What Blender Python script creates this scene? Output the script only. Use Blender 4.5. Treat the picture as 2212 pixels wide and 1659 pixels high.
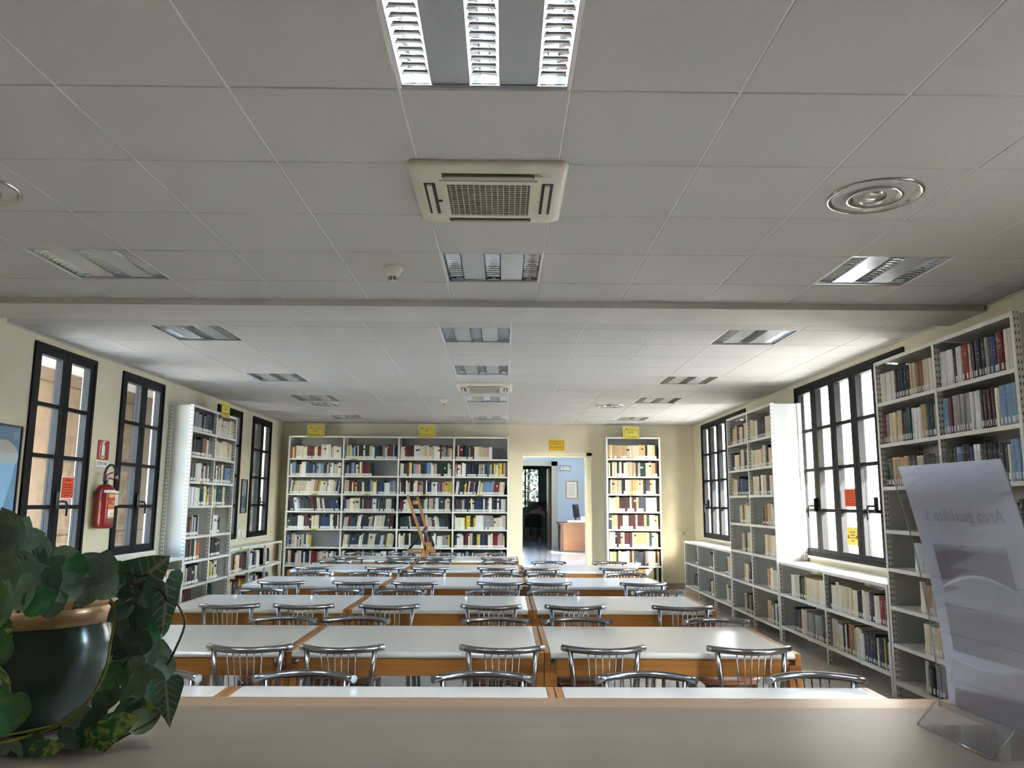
import bpy, math, random
from mathutils import Vector, Matrix
R = math.radians
PI = math.pi
for o in list(bpy.data.objects): bpy.data.objects.remove(o)
scene = bpy.context.scene
COL = scene.collection

# ------------------------------------------------------------------ camera
HC = 1.50
RM = ((0.9999212, -0.01114906, 0.00577002), (0.01014538, 0.98838373, 0.15163995), (-0.00739363, -0.15156946, 0.98841896))
cam_d = bpy.data.cameras.new('camera'); cam = bpy.data.objects.new('camera', cam_d); COL.objects.link(cam)
right, fwd, up = (Vector(r) for r in RM)
cam.matrix_world = Matrix(((right.x, up.x, -fwd.x, 0), (right.y, up.y, -fwd.y, 0), (right.z, up.z, -fwd.z, HC), (0, 0, 0, 1)))
cam_d.sensor_width = 36.0; cam_d.lens = 36.0 * 1676.3 / 2212.0; cam_d.clip_start = .05; cam_d.clip_end = 400
scene.camera = cam
# ------------------------------------------------------------------ sky, sun, exposure
SUN_DIR = Vector((-1, 1.8, -1.07)).normalized()
w = bpy.data.worlds.new('world'); scene.world = w; w.use_nodes = True
nt = w.node_tree; nt.nodes.clear()
sky = nt.nodes.new('ShaderNodeTexSky'); sky.sky_type = 'NISHITA'; sky.sun_disc = False; sky.dust_density = 1.7; sky.ozone_density = .2
sky.sun_elevation = math.asin(-SUN_DIR.z); sky.sun_rotation = math.atan2(-SUN_DIR.x, -SUN_DIR.y)
bg = nt.nodes.new('ShaderNodeBackground'); bg.inputs[1].default_value = 2.4
wo = nt.nodes.new('ShaderNodeOutputWorld')
nt.links.new(sky.outputs[0], bg.inputs[0]); nt.links.new(bg.outputs[0], wo.inputs[0])
sd = bpy.data.lights.new('sun', 'SUN'); sd.energy = 14.0; sd.angle = R(.55); sd.color = (1, .95, .87)
so = bpy.data.objects.new('sun', sd); COL.objects.link(so); so.rotation_euler = SUN_DIR.to_track_quat('-Z', 'Y').to_euler(); so.location = (20, -20, 25)
vs = scene.view_settings; vs.view_transform = 'Standard'; vs.look = 'None'; vs.gamma = 1; vs.use_curve_mapping = False; vs.exposure = 2.3
TUBE_POWER = 60.0

# ------------------------------------------------------------------ materials
def lin(c):
    return tuple((v / 255 / 12.92) if v / 255 <= .04045 else ((v / 255 + .055) / 1.055) ** 2.4 for v in c)
MC = {}
def mat(name, col=(200, 200, 200), rough=.6, metal=0, spec=.5, noise=0, nscale=20, bump=0, bscale=80, emit=0, linear=False):
    if name in MC: return MC[name]
    m = bpy.data.materials.new(name); MC[name] = m; m.use_nodes = True
    t = m.node_tree; b = t.nodes['Principled BSDF']
    c = col if linear else lin(col)
    b.inputs['Base Color'].default_value = (*c, 1); b.inputs['Roughness'].default_value = rough; b.inputs['Metallic'].default_value = metal
    b.inputs['Specular IOR Level'].default_value = spec
    if emit:
        b.inputs['Emission Color'].default_value = (*c, 1); b.inputs['Emission Strength'].default_value = emit
    if noise or bump:
        tc = t.nodes.new('ShaderNodeTexCoord')
    if noise:
        n = t.nodes.new('ShaderNodeTexNoise'); n.inputs['Scale'].default_value = nscale; n.inputs['Detail'].default_value = 5
        t.links.new(tc.outputs['Object'], n.inputs['Vector'])
        mr = t.nodes.new('ShaderNodeMapRange'); mr.inputs[1].default_value = .3; mr.inputs[2].default_value = .7
        mr.inputs[3].default_value = 1 - noise; mr.inputs[4].default_value = 1 + noise; t.links.new(n.outputs[0], mr.inputs[0])
        mx = t.nodes.new('ShaderNodeVectorMath'); mx.operation = 'SCALE'; mx.inputs[0].default_value = c
        t.links.new(mr.outputs[0], mx.inputs['Scale']); t.links.new(mx.outputs[0], b.inputs['Base Color'])
    if bump:
        n2 = t.nodes.new('ShaderNodeTexNoise'); n2.inputs['Scale'].default_value = bscale
        t.links.new(tc.outputs['Object'], n2.inputs['Vector'])
        bp = t.nodes.new('ShaderNodeBump'); bp.inputs['Strength'].default_value = bump; bp.inputs['Distance'].default_value = .002
        t.links.new(n2.outputs[0], bp.inputs['Height']); t.links.new(bp.outputs[0], b.inputs['Normal'])
    return m
def wood(name, c1, c2, rough=.45, stretch=(2, 30, 30), scale=1.0):
    if name in MC: return MC[name]
    m = bpy.data.materials.new(name); MC[name] = m; m.use_nodes = True
    t = m.node_tree; b = t.nodes['Principled BSDF']; b.inputs['Roughness'].default_value = rough
    tc = t.nodes.new('ShaderNodeTexCoord'); mp = t.nodes.new('ShaderNodeMapping'); mp.inputs['Scale'].default_value = tuple(s * scale for s in stretch)
    n = t.nodes.new('ShaderNodeTexNoise'); n.inputs['Scale'].default_value = 1.5; n.inputs['Detail'].default_value = 6; n.inputs['Distortion'].default_value = .6
    cr = t.nodes.new('ShaderNodeValToRGB'); cr.color_ramp.elements[0].position = .3; cr.color_ramp.elements[1].position = .7
    cr.color_ramp.elements[0].color = (*lin(c1), 1); cr.color_ramp.elements[1].color = (*lin(c2), 1)
    t.links.new(tc.outputs['Object'], mp.inputs[0]); t.links.new(mp.outputs[0], n.inputs['Vector']); t.links.new(n.outputs[0], cr.inputs[0]); t.links.new(cr.outputs[0], b.inputs['Base Color'])
    return m
def glass(name, tint=(240, 245, 245), refl=.10, rough=.02):
    if name in MC: return MC[name]
    m = bpy.data.materials.new(name); MC[name] = m; m.use_nodes = True
    t = m.node_tree; t.nodes.clear(); o = t.nodes.new('ShaderNodeOutputMaterial')
    tr = t.nodes.new('ShaderNodeBsdfTransparent'); tr.inputs[0].default_value = (*lin(tint), 1)
    gl = t.nodes.new('ShaderNodeBsdfGlossy'); gl.inputs['Roughness'].default_value = rough
    fr = t.nodes.new('ShaderNodeLayerWeight'); fr.inputs[0].default_value = .5
    pw = t.nodes.new('ShaderNodeMath'); pw.operation = 'POWER'; pw.inputs[1].default_value = 4; t.links.new(fr.outputs['Facing'], pw.inputs[0])
    ml = t.nodes.new('ShaderNodeMath'); ml.operation = 'MULTIPLY_ADD'; ml.inputs[1].default_value = .5; ml.inputs[2].default_value = refl * .3; t.links.new(pw.outputs[0], ml.inputs[0])
    mx = t.nodes.new('ShaderNodeMixShader'); t.links.new(ml.outputs[0], mx.inputs[0]); t.links.new(tr.outputs[0], mx.inputs[1]); t.links.new(gl.outputs[0], mx.inputs[2]); t.links.new(mx.outputs[0], o.inputs[0])
    return m
def slotted(name, col, colx, halfx, pitch, fill):
    """painted steel with punched slots: UV in metres (across the post, height)"""
    m = mat(name, col, .45); t = m.node_tree; b = t.nodes['Principled BSDF']
    def math_(op, a, bb=None):
        n = t.nodes.new('ShaderNodeMath'); n.operation = op
        for i, v in enumerate((a, bb)):
            if v is None: continue
            if isinstance(v, (int, float)): n.inputs[i].default_value = v
            else: t.links.new(v, n.inputs[i])
        return n.outputs[0]
    uv = t.nodes.new('ShaderNodeUVMap'); uv.uv_map = 'UVMap'; sp = t.nodes.new('ShaderNodeSeparateXYZ'); t.links.new(uv.outputs[0], sp.inputs[0])
    fz = math_('ABSOLUTE', math_('SUBTRACT', math_('FRACT', math_('DIVIDE', sp.outputs[1], pitch)), .5))
    inz = math_('LESS_THAN', fz, fill / 2)
    tot = None
    for cx in colx:
        k = math_('LESS_THAN', math_('ABSOLUTE', math_('SUBTRACT', sp.outputs[0], cx)), halfx)
        tot = k if tot is None else math_('ADD', tot, k)
    msk = math_('MULTIPLY', inz, tot)
    mx = t.nodes.new('ShaderNodeMix'); mx.data_type = 'RGBA'
    mx.inputs['A'].default_value = b.inputs['Base Color'].default_value; mx.inputs['B'].default_value = (.02, .02, .02, 1)
    t.links.new(msk, mx.inputs['Factor']); t.links.new(mx.outputs['Result'], b.inputs['Base Color'])
    return m

WALL = mat('wall_paint', (212, 204, 178), .85, noise=.03, nscale=3)
CEIL = mat('ceiling_tile', (193, 190, 185), .9, noise=.035, nscale=90)
CEILB = mat('ceiling_bar', (232, 230, 226), .6)
WHITE_STEEL = mat('white_steel', (226, 224, 214), .38)
SLOT_STEEL = slotted('slotted_steel', (222, 220, 210), (.011, .031), .0032, .045, .42)
SLOT_SQ = slotted('square_hole_steel', (224, 222, 212), (.0185,), .006, .045, .30)
GREY_BACK = mat('grey_back_panel', (150, 150, 152), .6)
TABLE_WHITE = mat('table_laminate', (238, 237, 233), .2, noise=.01, nscale=4)
TABLE_WOOD = wood('table_wood', (146, 94, 40), (170, 116, 56), .35)
TABLE_WOOD_D = wood('table_wood_dark', (120, 72, 36), (146, 92, 48), .35)
CHROME = mat('satin_steel', (152, 153, 156), .27, 1.0)
SEAT = wood('seat_wood', (146, 104, 78), (166, 122, 94), .3, (6, 20, 6))
BLACK_FRAME = mat('black_window_frame', (17, 17, 19), .65, spec=.2)
BLACK = mat('black_plastic', (20, 20, 21), .4)
PAPER = mat('paper', (232, 231, 226), .8)
GLASS = glass('window_glass', (246, 249, 250), .12)
LOUVRE = mat('louvre_mirror', (225, 228, 232), .08, 1.0)
PANEL_AL = mat('luminaire_panel', (186, 188, 190), .25, .25)
ALU = mat('aluminium_trim', (150, 150, 150), .35, 1.0)
CREAM = mat('cream_plastic', (216, 208, 186), .45)
YELLOW = mat('yellow_card', (206, 190, 84), .7)
INK = mat('ink', (40, 36, 28), .8)

# ------------------------------------------------------------------ mesh helpers
class MB:
    def __init__(s): s.v = []; s.f = []; s.uv = None; s.sm = []
    def add(s, vs_, fs, smooth=False):
        n = len(s.v); s.v += [tuple(v) for v in vs_]; s.f += [tuple(i + n for i in f) for f in fs]; s.sm += [smooth] * len(fs); return s
    def box(s, a, b):
        (x0, y0, z0), (x1, y1, z1) = a, b
        return s.add([(x0, y0, z0), (x1, y0, z0), (x1, y1, z0), (x0, y1, z0), (x0, y0, z1), (x1, y0, z1), (x1, y1, z1), (x0, y1, z1)],
                     [(0, 3, 2, 1), (4, 5, 6, 7), (0, 1, 5, 4), (1, 2, 6, 5), (2, 3, 7, 6), (3, 0, 4, 7)])
    def cbox(s, c, d): return s.box([c[i] - d[i] / 2 for i in range(3)], [c[i] + d[i] / 2 for i in range(3)])
    def tube(s, pts, r, n=8, cap=True, closed=False):
        pts = [Vector(p) for p in pts]; rs = r if isinstance(r, (list, tuple)) else [r] * len(pts)
        k = len(pts); vs_ = []; prev = None
        for i, p in enumerate(pts):
            if closed: d = pts[(i + 1) % k] - pts[i - 1]
            else: d = pts[min(i + 1, k - 1)] - pts[max(i - 1, 0)]
            d.normalize()
            if prev is None:
                a = d.orthogonal().normalized()
            else:
                a = (prev - d * prev.dot(d)).normalized()
            prev = a; bb = d.cross(a)
            for j in range(n):
                t = 2 * PI * j / n; vs_.append(p + (a * math.cos(t) + bb * math.sin(t)) * rs[i])
        fs = []
        for i in range(k if closed else k - 1):
            i2 = (i + 1) % k
            for j in range(n):
                fs.append((i * n + j, i * n + (j + 1) % n, i2 * n + (j + 1) % n, i2 * n + j))
        s.add(vs_, fs, True)
        if cap and not closed:
            nn = len(s.v) - len(vs_)
            s.f.append(tuple(nn + j for j in reversed(range(n)))); s.f.append(tuple(nn + (k - 1) * n + j for j in range(n))); s.sm += [False, False]
        return s
    def lathe(s, prof, n=24, c=(0, 0, 0), smooth=True):
        vs_ = []
        for r, z in prof:
            for j in range(n):
                t = 2 * PI * j / n; vs_.append((c[0] + r * math.cos(t), c[1] + r * math.sin(t), c[2] + z))
        fs = []
        for i in range(len(prof) - 1):
            for j in range(n): fs.append((i * n + j, i * n + (j + 1) % n, (i + 1) * n + (j + 1) % n, (i + 1) * n + j))
        return s.add(vs_, fs, smooth)
    def prism(s, outline, y0, y1):
        """outline in x,z extruded along y"""
        n = len(outline); vs_ = [(x, y0, z) for x, z in outline] + [(x, y1, z) for x, z in outline]
        fs = [(i, (i + 1) % n, n + (i + 1) % n, n + i) for i in range(n)] + [tuple(reversed(range(n))), tuple(range(n, 2 * n))]
        return s.add(vs_, fs)
    def xf(s, M):
        s.v = [tuple(M @ Vector(v)) for v in s.v]; return s
    def mesh(s, name, bevel=0):
        me = bpy.data.meshes.new(name); me.from_pydata(s.v, [], s.f)
        for p, q in zip(me.polygons, s.sm): p.use_smooth = q
        return me
    def build(s, name, m, parent=None, bevel=0, loc=None):
        me = s.mesh(name); me.materials.append(m)
        o = bpy.data.objects.new(name, me); COL.objects.link(o)
        if parent: o.parent = parent
        if loc: o.location = loc
        if bevel:
            md = o.modifiers.new('bevel', 'BEVEL'); md.width = bevel; md.segments = 2; md.limit_method = 'ANGLE'
        return o
def box(name, a, b, m, parent=None, bevel=0): return MB().box(a, b).build(name, m, parent, bevel)
def empty(name, loc=(0, 0, 0), rz=0):
    o = bpy.data.objects.new(name, None); COL.objects.link(o); o.location = loc; o.rotation_euler = (0, 0, rz); o.empty_display_size = .1; return o
def tag(o, label, cat=None, group=None, kind=None):
    o['label'] = label
    if cat: o['category'] = cat
    if group: o['group'] = group
    if kind: o['kind'] = kind
    return o
def struct(o, label=None):
    o['kind'] = 'structure'
    if label: o['label'] = label
    return o
def copy_tree(o, parent=None):
    c = o.copy(); COL.objects.link(c)
    if parent: c.parent = parent
    for ch in list(o.children): copy_tree(ch, c)
    return c
def text(body, size, m, parent, loc, rot, name='lettering', align='CENTER', thick=.0004, mirror=False, sx=1.0):
    cu = bpy.data.curves.new('t', 'FONT'); cu.body = body; cu.size = size; cu.align_x = align; cu.align_y = 'CENTER'; cu.extrude = thick; cu.resolution_u = 2
    tmp = bpy.data.objects.new('t', cu); COL.objects.link(tmp)
    me = bpy.data.meshes.new_from_object(tmp); bpy.data.objects.remove(tmp)
    me.materials.clear(); me.materials.append(m)
    o = bpy.data.objects.new(name, me); COL.objects.link(o); o.parent = parent; o.location = loc; o.rotation_euler = rot
    o.scale = (-sx if mirror else sx, 1, 1)
    return o
ORD = ['first', 'second', 'third', 'fourth', 'fifth', 'sixth', 'seventh', 'eighth', 'ninth', 'tenth', 'eleventh', 'twelfth', 'thirteenth', 'fourteenth', 'fifteenth', 'sixteenth', 'seventeenth', 'eighteenth', 'nineteenth', 'twentieth', 'twenty-first', 'twenty-second', 'twenty-third', 'twenty-fourth', 'twenty-fifth', 'twenty-sixth', 'twenty-seventh', 'twenty-eighth', 'twenty-ninth', 'thirtieth']

# ================================================================== THE SETTING
XL, XR, YB, YR, ZC = -4.04, 3.47, -3.0, 14.23, 2.93
WT = .12
# floor: polished pale stone slabs
def floor_mat():
    m = bpy.data.materials.new('floor_stone'); m.use_nodes = True; t = m.node_tree; b = t.nodes['Principled BSDF']
    b.inputs['Roughness'].default_value = .16
    tc = t.nodes.new('ShaderNodeTexCoord'); br = t.nodes.new('ShaderNodeTexBrick'); br.inputs['Scale'].default_value = 1
    br.inputs['Brick Width'].default_value = .5; br.inputs['Row Height'].default_value = .5; br.offset = 0; br.inputs['Mortar Size'].default_value = .002
    br.inputs['Color1'].default_value = (*lin((206, 195, 180)), 1); br.inputs['Color2'].default_value = (*lin((222, 213, 200)), 1); br.inputs['Mortar'].default_value = (*lin((176, 164, 150)), 1)
    n = t.nodes.new('ShaderNodeTexNoise'); n.inputs['Scale'].default_value = 3; n.inputs['Detail'].default_value = 8; n.inputs['Distortion'].default_value = 1.5
    mx = t.nodes.new('ShaderNodeMix'); mx.data_type = 'RGBA'; mx.blend_type = 'MULTIPLY'; mx.inputs['Factor'].default_value = .5
    cr = t.nodes.new('ShaderNodeValToRGB'); cr.color_ramp.elements[0].position = .3; cr.color_ramp.elements[0].color = (.72, .69, .65, 1); cr.color_ramp.elements[1].position = .65
    t.links.new(tc.outputs['Object'], br.inputs['Vector']); t.links.new(tc.outputs['Object'], n.inputs['Vector']); t.links.new(n.outputs[0], cr.inputs[0])
    t.links.new(br.outputs[0], mx.inputs['A']); t.links.new(cr.outputs[0], mx.inputs['B']); t.links.new(mx.outputs['Result'], b.inputs['Base Color'])
    return m
FLOOR = floor_mat()
struct(box('floor', (XL - WT, YB - WT, -.12), (XR + WT, YR + .12, 0), FLOOR), 'polished pale stone floor of the reading room')

def wall_x(name, x0, x1, y0, y1, z0, z1, holes, m, label):
    """a wall along y with rectangular openings (ya,yb,za,zb)"""
    g = MB(); ys = sorted(holes)
    cur = y0
    for ya, yb, za, zb in ys:
        g.box((x0, cur, z0), (x1, ya, z1)); g.box((x0, ya, z0), (x1, yb, za)); g.box((x0, ya, zb), (x1, yb, z1)); cur = yb
    g.box((x0, cur, z0), (x1, y1, z1))
    return struct(g.build(name, m), label)
ZW0, ZW1 = .94, 2.862
LW = [(6.59, 7.61), (8.15, 9.17), (10.915, 11.955), (12.476, 13.486)]
RW = [(2.12, 2.72), (6.57, 9.12), (11.02, 13.535)]
wall_x('wall_left', XL - WT, XL, YB, YR + .3, 0, 3.2, [(a, b, ZW0, ZW1) for a, b in LW], WALL, 'cream left wall with tall black windows')
wall_x('wall_right', XR, XR + WT, YB, YR + .3, 0, 3.2, [(a, b, ZW0, ZW1) for a, b in RW], WALL, 'cream right wall with wide black windows')
DX0, DX1, DZ1 = .352, 1.51, 2.36
g = MB(); g.box((XL - WT, YR, 0), (DX0, YR + .3, 3.2)); g.box((DX1 + .02, YR, 0), (XR + WT, YR + .3, 3.2)); g.box((DX0, YR, DZ1 + .02), (DX1 + .02, YR + .3, 3.2))
struct(g.build('wall_rear', WALL), 'cream rear wall with an open doorway')
struct(box('wall_behind', (XL - WT, YB - WT, 0), (XR + WT, YB, 3.2), WALL), 'cream wall behind the counter')
struct(box('wall_pier', (XL, 4.9, 0), (-3.94, 6.04, ZC), WALL), 'shallow cream wall pier at the left edge')
TRIM = mat('door_trim', (226, 216, 184), .6)
g = MB(); g.box((DX1, YR - .018, 0), (1.608, YR, 2.414)); g.box((DX0 - .002, YR - .018, DZ1), (1.608, YR, 2.414)); g.box((DX1, YR, 0), (DX1 + .03, YR + .3, DZ1)); g.box((DX0, YR, DZ1 - .012), (DX1, YR + .3, DZ1 + .02))
struct(g.build('trim_1', TRIM), 'cream casing around the rear doorway')
BASE = mat('baseboard_stone', (150, 140, 124), .35, noise=.1, nscale=8)
struct(box('baseboard_rear', (1.62, YR - .015, 0), (XR, YR, .10), BASE)); struct(box('baseboard_right', (XR - .015, YB, 0), (XR, YR - .02, .10), BASE)); struct(box('baseboard_left', (XL, 6.1, 0), (XL + .015, YR, .10), BASE))

# ceiling: void slab, tiles, bars
ceiling = struct(box('ceiling', (XL - WT, YB - WT, 3.2), (XR + WT, YR + .3, 3.34), CEIL), 'suspended ceiling of pale square tiles')
X1, Z1 = -.3756, 2.5331
X2, Z2 = -.5431, 6.8771
NEAR_L = [(0, -1), (-4, -1), (4, -1), (-4, 3), (0, 3), (4, 3)]          # (column, row) of luminaires, near field
FAR_L = [(c, r) for c in (-4, 0, 4) for r in (-1, 6, 10)] + [(-4, 3), (4, 3), (0, 2)]
tile_meshes = {}
def tile(x0, x1, y0, y1):
    w_, d_ = round(x1 - x0 - .006, 3), round(y1 - y0 - .005, 3)
    if w_ < .02 or d_ < .02: return
    k = (w_, d_)
    if k not in tile_meshes:
        a, b = w_ / 2, d_ / 2; e = .003
        me = MB().add([(-a + e, -b + e, 0), (a - e, -b + e, 0), (a - e, b - e, 0), (-a + e, b - e, 0), (-a, -b, e), (a, -b, e), (a, b, e), (-a, b, e), (-a, -b, .02), (a, -b, .02), (a, b, .02), (-a, b, .02)],
                      [(0, 3, 2, 1), (0, 1, 5, 4), (1, 2, 6, 5), (2, 3, 7, 6), (3, 0, 4, 7), (4, 5, 9, 8), (5, 6, 10, 9), (6, 7, 11, 10), (7, 4, 8, 11), (8, 9, 10, 11)]).mesh('ceiling_tile')
        me.materials.append(CEIL); tile_meshes[k] = me
    o = bpy.data.objects.new('ceiling_tile', tile_meshes[k]); COL.objects.link(o); o.parent = ceiling; o.location = ((x0 + x1) / 2, (y0 + y1) / 2, ZC)
def field(xg, yg, skip, ya, yb):
    xs = [XL] + [xg + .6 * c for c in range(-8, 9) if XL + .03 < xg + .6 * c < XR - .03] + [XR]
    ks = [k for k in range(-12, 20) if yg + .6 * (k + 1) > ya + .02 and yg + .6 * k < yb - .02]
    for k in ks:
        y0, y1 = max(ya, yg + .6 * k), min(yb, yg + .6 * (k + 1))
        for i in range(len(xs) - 1):
            c = round((xs[i] - xg) / .6)
            if (c, k) in skip and abs(xs[i + 1] - xs[i] - .6) < .02: continue
            tile(xs[i], xs[i + 1], y0, y1)
    for x in xs[1:-1]: box('grid_bar', (x - .011, ya, ZC + .0031), (x + .011, yb, ZC + .035), CEILB, ceiling)
    for k in ks[1:]: box('grid_bar', (XL, yg + .6 * k - .009, ZC + .005), (XR, yg + .6 * k + .009, ZC + .03), CEILB, ceiling)
field(X1, Z1, set(NEAR_L), 1.333, 5.41)
field(X2, Z2, set(FAR_L), 5.88, YR)
box('plain_ceiling_panel', (XL, YB, ZC), (XR, 1.333, ZC + .02), CEIL, ceiling)
BEAM = mat('beam_paint', (204, 200, 192), .8, noise=.03, nscale=5)
struct(box('ceiling_beam', (XL, 5.41, 2.885), (XR, 5.88, 3.2), BEAM, None), 'shallow white ceiling beam crossing the room')
struct(box('trim_2', (XL, 6.04, ZC - .012), (XL + .012, YR, ZC), mat('edge_trim', (190, 185, 172), .6))); struct(box('trim_3', (XR - .012, YB, ZC - .012), (XR, YR, ZC), mat('edge_trim')))

# ------------------------------------------------------------------ windows
def leaf_window(idx, side, y0, y1, ncol, handles, label):
    """side -1 left wall, +1 right wall; frame flush with the inside face"""
    xf_ = XL if side < 0 else XR
    root = struct(empty('window_%d' % idx, (xf_, (y0 + y1) / 2, ZW0)), label)
    cy = (y0 + y1) / 2; H = ZW1 - ZW0; s = side
    def bx(name, ya, yb, za, zb, xa, xb, m, par=root):   # x measured outward from the wall face
        a, b = sorted((s * xa, s * xb))
        return box(name, (a, ya - cy, za - ZW0), (b, yb - cy, zb - ZW0), m, par)
    f = .035
    g = MB()
    for ya, yb, za, zb in ((y0, y0 + f, ZW0, ZW1), (y1 - f, y1, ZW0, ZW1), (y0 + f, y1 - f, ZW0, ZW0 + f), (y0 + f, y1 - f, ZW1 - f, ZW1)):
        a, b = sorted((s * -.02, s * .05)); g.box((a, ya - cy, za - ZW0), (b, yb - cy, zb - ZW0))
    g.build('frame', BLACK_FRAME, root)
    lw = (y1 - y0 - 2 * f) / ncol; st = .075
    for c in range(ncol):
        a = y0 + f + c * lw; b = a + lw
        sash = MB()
        x0_, x1_ = sorted((s * -.01, s * .055))
        e = .003
        for ya, yb, za, zb in ((a + e, a + st, ZW0 + f, ZW1 - f), (b - st, b - e, ZW0 + f, ZW1 - f), (a + st, b - st, ZW0 + f, ZW0 + f + .05), (a + st, b - st, ZW1 - f - .06, ZW1 - f)):
            sash.box((x0_, ya - cy, za - ZW0), (x1_, yb - cy, zb - ZW0))
        so_ = sash.build('sash', BLACK_FRAME, root)
        zs = [ZW0 + f + .05, 1.441, 1.888, 2.335, ZW1 - f - .06]
        for z in zs[1:4]: bx('glazing_bar', a + st, b - st, z - .018, z + .018, .0, .045, BLACK_FRAME, so_)
        for k in range(4):
            bx('pane', a + st, b - st, zs[k] + (.018 if k else 0), zs[k + 1] - (.018 if k < 3 else 0), .028, .034, GLASS, so_)
    for hy in handles:
        g = MB(); g.cbox((-s * .028, hy - cy, 1.50 - ZW0), (.036, .032, .15))
        h = g.build('handle', BLACK, root, .006)
        MB().tube([(-s * .04, hy - cy, 1.49 - ZW0), (-s * .075, hy - cy + .01, 1.49 - ZW0), (-s * .08, hy - cy + .05, 1.488 - ZW0), (-s * .08, hy - cy + .075, 1.46 - ZW0), (-s * .08, hy - cy + .075, 1.36 - ZW0)], .011, 8).build('lever', BLACK, h)
    sill = MB(); a, b = sorted((-s * .025, s * .11)); sill.box((a, y0 - cy - .03, -.03), (b, y1 - cy + .03, -.001)); sill.build('window_sill', mat('sill_stone', (215, 210, 198), .4), root)
    return root
nm = ['nearest left window, beside the fire extinguisher', 'left window just beyond the fire extinguisher', 'left window half hidden by the white bookcase', 'farthest left window, near the rear bookcase']
for i, (a, b) in enumerate(LW): leaf_window(i + 1, -1, a, b, 2, [(a + b) / 2], nm[i])
leaf_window(7, 1, *RW[0], 1, [2.2], 'narrow black window added unseen beside the counter')  # unseen window, added and kept narrow to give the near end skylight without sun
leaf_window(5, 1, *RW[1], 5, [8.62, 7.21], 'wide black window above the low white shelf')
leaf_window(6, 1, *RW[2], 5, [13.12], 'wide black window by the rear right corner')

# ------------------------------------------------------------------ outside
PAVE = mat('courtyard_paving', (178, 172, 162), .8, noise=.1, nscale=2)
struct(box('courtyard_ground', (-40, -20, -.35), (XL - WT, 60, -.15), PAVE), 'paved ground outside the left windows')
struct(box('terrace_ground', (XR + WT, -20, -.35), (45, 60, -.15), mat('terrace_paving', (160, 155, 147), .8, noise=.08, nscale=2)), 'pale paved terrace outside the right windows')
struct(box('roof_slab', (-5.3, YB - WT, 3.34), (XR + WT, 9.0, 3.6), BEAM)); struct(box('roof_slab', (-6.38, 9.0, 3.34), (XR + WT, 30, 3.6), BEAM))
struct(box('eave', (XR + WT, YB, 3.0), (4.69, YR + .5, 3.2), mat('eave_paint', (225, 222, 214), .8)), 'concrete eave over the right windows')
PILLAR = mat('pillar_marble', (200, 196, 190), .6, noise=.12, nscale=4)
for py in (.1, 3.9, 7.7, 11.5):  # nearest pillar is unseen, added to keep sun off the narrow window
    p_ = struct(empty('portico_pillar', (4.62, py + .25, -.15)), 'pale marble portico pillar outside, shading the right windows')
    for k in range(4): box('pillar_block', (-.22, -.25, .79 * k), (.22, .25, .79 * (k + 1) - .008), PILLAR, p_)
STONE = mat('brown_stone', (112, 94, 80), .85, noise=.14, nscale=3)
def facade(name, loc, size, m, label, rows, wcol, wm, face='x', dirn=1, nband=6, bandm=None):
    """far building: wall, stone courses and windows with panes on one face"""
    L, D, H = size; r = empty(name, loc); tag(r, label, 'building')
    if face == 'x':
        xa, xb = (0, D) if dirn > 0 else (-D, 0)
        box('wall', (xa, 0, 0), (xb, L, H), m, r); fx = 0
        f = lambda a, b, z0, z1, p, mm, nm_, par=r: box(nm_, (min(-dirn * p, .02 * dirn), a, z0), (max(-dirn * p, .02 * dirn), b, z1), mm, par)
    elif face == 'y2':
        box('wall', (0, -D, 0), (L, 0, H), m, r)
        f = lambda a, b, z0, z1, p, mm, nm_, par=r: box(nm_, (a, -.02, z0), (b, p, z1), mm, par)
    else:
        box('wall', (0, 0, 0), (L, D, H), m, r)
        f = lambda a, b, z0, z1, p, mm, nm_, par=r: box(nm_, (a, -p, z0), (b, .02, z1), mm, par)
    if bandm:
        for k in range(nband): f(0, L, .15 + k * H / nband, .15 + (k + 1) * H / nband - .03, .02, bandm, 'stone_course')
    for a, b in wcol:
        for z0, z1 in rows:
            wv = f(a, b, z0, z1, .05, mat('far_window_frame', (240, 240, 238), .6), 'window')
            f(a + .06, b - .06, z0 + .06, z1 - .06, .06, wm, 'pane', wv)
    return r
BLUEW = mat('blue_shutter', (70, 120, 170), .4)
STONE2 = mat('brown_stone_course', (122, 102, 86), .85, noise=.14, nscale=4)
MARBLE = mat('pale_marble', (186, 182, 176), .7, noise=.10, nscale=1.6)
facade('stone_wing', (-6.4, 10.4, -.2), (30, 4, 7.5), STONE, 'brown stone wing beyond the left windows', [(1.3, 3.0)], [(6, 7), (10, 11), (14, 15)], mat('dark_pane', (60, 62, 66), .1), 'x', -1, 7, STONE2)
facade('white_house', (-15, 4, -.2), (26, 4, 4.2), mat('white_render', (238, 236, 230), .8), 'white house seen through the nearest left window', [(1.2, 2.8)], [(4, 5.2), (8, 9.2), (12, 13.2), (16, 17.2), (20, 21.2)], BLUEW, 'x', -1)
facade('marble_wing', (4.9, 22, -.2), (13, 3, 6), MARBLE, 'pale marble building beyond the right windows', [(.9, 3.2)], [(1.0, 1.9), (3.6, 4.5), (6.2, 7.1), (9, 10)], BLUEW, 'y', 1, 7, MARBLE)
facade('marble_block', (22, -8, -.2), (40, 4, 3.7), MARBLE, 'pale marble block at the right of the terrace', [(.9, 3.2)], [(3, 4), (8, 9), (13, 14), (18, 19), (23, 24), (28, 29), (33, 34)], BLUEW, 'x', 1, 7, MARBLE)

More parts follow.
